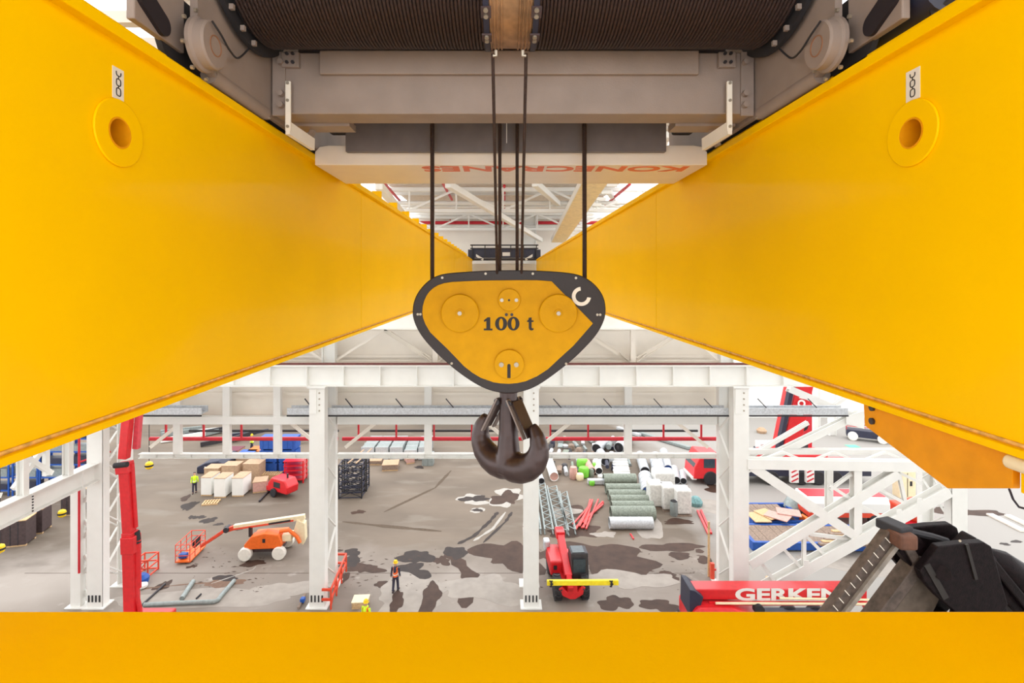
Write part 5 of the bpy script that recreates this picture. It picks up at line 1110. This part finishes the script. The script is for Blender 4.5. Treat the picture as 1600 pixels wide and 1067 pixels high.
p = G(1418, 778); t = thing('beige_cabinet', 'beige cabinet behind the X bracing near the orange bracket', 'cabinet', tuple(p)); MB().bb(p.x - .7, p.x + .7, p.y, p.y + .8, 0, 2.2).build('body', M_crm, t, bevel=.03); MB().bb(p.x - .02, p.x + .02, p.y - .02, p.y, .1, 2.1).build('door_gap', M_blk, t); MB().bb(p.x + .2, p.x + .4, p.y - .02, p.y, 1.0, 1.4).build('vent', M_blk, t)
for k in range(7): p = G(1196 + k * 7, 920 - abs(k - 3), .06 + .04 * (k % 2)); tag(MB().bar(p, p + Vector((.7, 1.1, 0)), .22, .05).build('loose_board', M_wood), ['first', 'second', 'third', 'fourth', 'fifth', 'sixth', 'seventh'][k] + ' board from the left in the fan of planks behind the red boom', 'board', 'fan of planks')
p = U(1360, 682, 58); L = thing('scissor_lift', 'dark low lift truck with white wheels below the orange bracket', 'lift', (p.x + 1, 60, 0), -.5, local=True)
MB().bb(-2, 2, -.6, .6, .4, 1.2).build('chassis', M_navy, L, bevel=.06)
for x in (-1.4, 1.4):
    for y in (-.65, .65): wheel(L, (x, y, .5), .5, .3, 'y', M_tyre, M_dk)
for z in (1.6, 2.2):
    for y in (-.6, .6): MB().bar((-2, y, z), (2, y, z), .06, .06).build('guard_rail', M_redp, L)
for x in (-2, 2):
    for y in (-.6, .6): MB().bar((x, y, 1.2), (x, y, 2.2), .06, .06).build('guard_post', M_redp, L)
p = G(1333, 697); tag(MB().bb(p.x - .7, p.x + .5, p.y - .5, p.y + .4, 0, .03).build('green_sheet', mat('mint_sheet', (110, 210, 170), .6)), 'mint green sheet lying on the far floor', 'sheet')
p = G(1190, 676); tag(MB().lathe([(.5, 0), (.6, .3), (.3, .6)], p, 'z', 10).build('timber_heap', M_card, smooth=True), 'small brown heap on the far floor behind the galvanised tray', 'heap')
for k in range(2): a, b = G(1546 + k * 28, 803 + k * 2, .08), G(1600 + k * 10, 830 - k * 8, .08); tag(MB().bar(a, b, .5, .12).build('steel_channel', M_wht2), ('left' if k == 0 else 'right') + ' pale channel lying on the floor at the right edge', 'channel')
p = G(1190, 925); t = thing('orange_post', 'orange marker post at the base of the column left of the X bracing', 'post', tuple(G(1113, 905))); q = G(1113, 905); MB().bar(q, q + Vector((0, 0, 1.0)), .2, .2).build('post', M_orr, t); MB().bar(q + Vector((0, 0, .6)), q + Vector((.5, 0, .6)), .1, .1).build('arm', M_redp, t); tag(MB().bar(q + Vector((-.1, .3, 0)), q + Vector((-.1, .3, 3.4)), .12, .08).build('timber_prop', M_wood), 'thin timber prop leaning beside the column left of the X bracing', 'timber')

# --- red telescopic crane with lettering, front right
YG = 26.5
def ug(px, py, d=0): return U(px, py, YG + d)
L = thing('telescopic_crane', 'red telescopic crane lettered GERKEN below the X bracing', 'crane', (13.5, YG, 0))
zb_, zt_ = ug(0, 937).z, ug(0, 921).z; xa_, xb_ = ug(1082, 0).x, ug(1355, 0).x
bo = MB().bb(xa_, xb_, YG, YG + .8, zb_, zt_).build('boom', M_red, L, bevel=.04)
lettering('GERKEN', .82, M_wht, bo, (ug(1232, 0).x, YG - .01, (zb_ + zt_) / 2 - .02), (math.pi / 2, 0, 0), bold=.03, sx=1.75)
MB().bb(xa_ + .8, xb_, YG - .15, YG - .02, zb_ - .2, zb_ - .05).build('boom_rib', M_red, L); MB().cyl((ug(1115, 0).x, YG - .25, zb_ - .02), (xb_, YG - .25, zb_ - .06), .06, 8).build('hose', M_crm, L, smooth=True); MB().cyl((ug(1215, 0).x, YG - .2, zb_ + .2), (xb_, YG - .2, zb_ + .12), .05, 8).build('hose', M_crm, L, smooth=True)
MB().prism([(ug(1074, 0).x, zb_ - .8), (ug(1092, 0).x, zb_ - .1), (ug(1096, 0).x, zb_ + .3), (ug(1083, 0).x, zt_ + .1), (ug(1075, 0).x, zt_ + .15)], 'y', YG - .3, YG + 1.1).build('boom_head', M_navy, L, bevel=.03)
MB().prism([(ug(1074, 0).x, .6), (ug(1190, 0).x, .6), (ug(1185, 0).x, zb_ - .6), (ug(1140, 0).x, zb_ - .15), (ug(1085, 0).x, zb_ - .1), (ug(1074, 0).x, zb_ - .6)], 'y', YG - .6, YG + 1.4).build('engine_house', M_red, L, bevel=.15)
MB().cyl((ug(1180, 0).x, YG - .5, zb_ - .25), (ug(1180, 0).x, YG - .2, zb_ - .25), .25, 14).build('pulley', M_blk, L, smooth=True)
MB().bb(xa_ - .3, xb_ - 1, YG - .5, YG + 1.4, .4, 1.0).build('carrier', M_navy, L, bevel=.05)
for x in (xa_ + .6, xa_ + 2.2, xb_ - 3.2, xb_ - 1.8):
    for y in (YG - .5, YG + 1.4): wheel(L, (x, y, .55), .55, .4, 'y')
MB().bar(ug(1340, 920, .4), ug(1356, 955, .4), .2, .25).build('stay', M_red, L)

# --- dark folding arm, right foreground
YD = 9.0
def ud(px, py, d=0): return U(px, py, YD + d)
L = thing('folding_arm', 'dark folding steel arm rising at the bottom right', 'crane arm', (ud(1450, 0).x, YD, 0))
f = MB().bar(ud(1255, 1010), ud(1394, 826), .18, .2, (0, 1, 0)).build('scale_bar', M_arm_worn, L, bevel=.015, label='grey bar with scale marks')
MB().bar(ud(1272, 1010, -.06), ud(1405, 838, -.06), .07, .2, (0, 1, 0)).build('bar_edge', mat('light_worn_steel', (150, 140, 130), .5, metal=.2, var=.2), f)
for k in range(11): q = ud(1296, 955).lerp(ud(1390, 833), k / 10.5); MB().bar(q + Vector((-.1, -.105, .04)), q + Vector((-.02, -.105, -.05)), .012, .01, (0, 1, 0)).build('scale_mark', M_strip, f)
MB().box(ud(1397, 823), (.3, .45, .16), rz=.3).build('cap', M_blk, L, bevel=.03); MB().box(ud(1404, 838, -.1), (.3, .5, .25)).build('clevis', mat('rusty_clevis', (104, 64, 44), .7, var=.25), L, bevel=.04)
MB().bar(ud(1402, 836), ud(1428, 880), .14, .3, (0, 1, 0)).build('link_bar', M_arm_worn, L); MB().tube([ud(1400, 828), ud(1425, 831), ud(1455, 838), ud(1480, 846)], .06, 8).build('hose', M_blk, L, smooth=True)
MB().bar(ud(1348, 985), ud(1436, 868), .2, .3, (0, 1, 0)).build('lower_arm', M_arm_worn, L, bevel=.02)
bp_ = [(1440, 838), (1475, 834), (1510, 832), (1520, 838), (1532, 880), (1545, 925), (1530, 950), (1490, 985), (1455, 985), (1468, 938), (1440, 915), (1418, 890), (1412, 875)]
MB().prism([(ud(a, 0).x, ud(0, b).z) for a, b in bp_], 'y', YD - .35, YD - .2).build('knuckle_plate', M_arm_dark, L, bevel=.02)
MB().prism([(ud(a, 0).x, ud(0, b).z) for a, b in bp_], 'y', YD + .3, YD + .45).build('knuckle_plate', M_arm_dark, L, bevel=.02)
MB().bar(ud(1442, 850), ud(1412, 875), .5, .2, (0, 1, 0)).build('knuckle_cross_bar', M_arm_dark, L)
MB().bar(ud(1452, 884, .12), ud(1402, 985, .12), .62, .2, (0, 1, 0)).build('rib_panel', mat('dusty_brown_plate', (104, 90, 78), .7, var=.2), L)
MB().bar(ud(1500, 846), ud(1640, 990), .42, .3, (0, 1, 0)).build('upper_arm', M_arm_dark, L, bevel=.04); MB().bar(ud(1520, 846, -.15), ud(1655, 1010, -.15), .16, .2, (0, 1, 0)).build('arm_edge', M_arm_dark, L, bevel=.03)
MB().bar(ud(1488, 860, -.1), ud(1590, 1010, -.1), .34, .28, (0, 1, 0)).build('inner_arm', M_arm_dark, L, bevel=.04)
MB().tube([ud(1540, 865), ud(1560, 878), ud(1582, 895), ud(1598, 920), ud(1612, 950)], [.12, .22, .26, .24, .18], 12).build('hydraulic_cylinder', M_arm_dark, L, smooth=True)
MB().bb(ud(1440, 0).x, ud(1448, 0).x, YD - .37, YD - .35, ud(0, 935).z, ud(0, 885).z).build('slot', M_ink, L) if False else MB().bar(ud(1448, 882, -.36), ud(1478, 935, -.36), .1, .02, (0, 1, 0)).build('slot', M_ink, L)
MB().bar(ud(1510, 850, -.36), ud(1525, 905, -.36), .05, .03, (0, 1, 0)).build('knuckle_rib', M_ink, L); MB().cyl(ud(1472, 895, -.4), ud(1472, 895, -.35), .12, 16).build('pin', M_arm_dark, L, smooth=True); MB().cyl(ud(1500, 845, -.4), ud(1500, 845, -.35), .02, 8).build('grease_nipple', M_bolt, L)
q = ud(1460, 985)
MB().bar((q.x, YD, q.z + .2), (q.x + .3, YD, 1.4), .8, .9).build('column', M_arm_dark, L, bevel=.04); MB().bb(q.x - 1.2, q.x + 1.8, YD - 1.2, YD + 1.2, 0, 1.4).build('base', M_dk, L, bevel=.08)
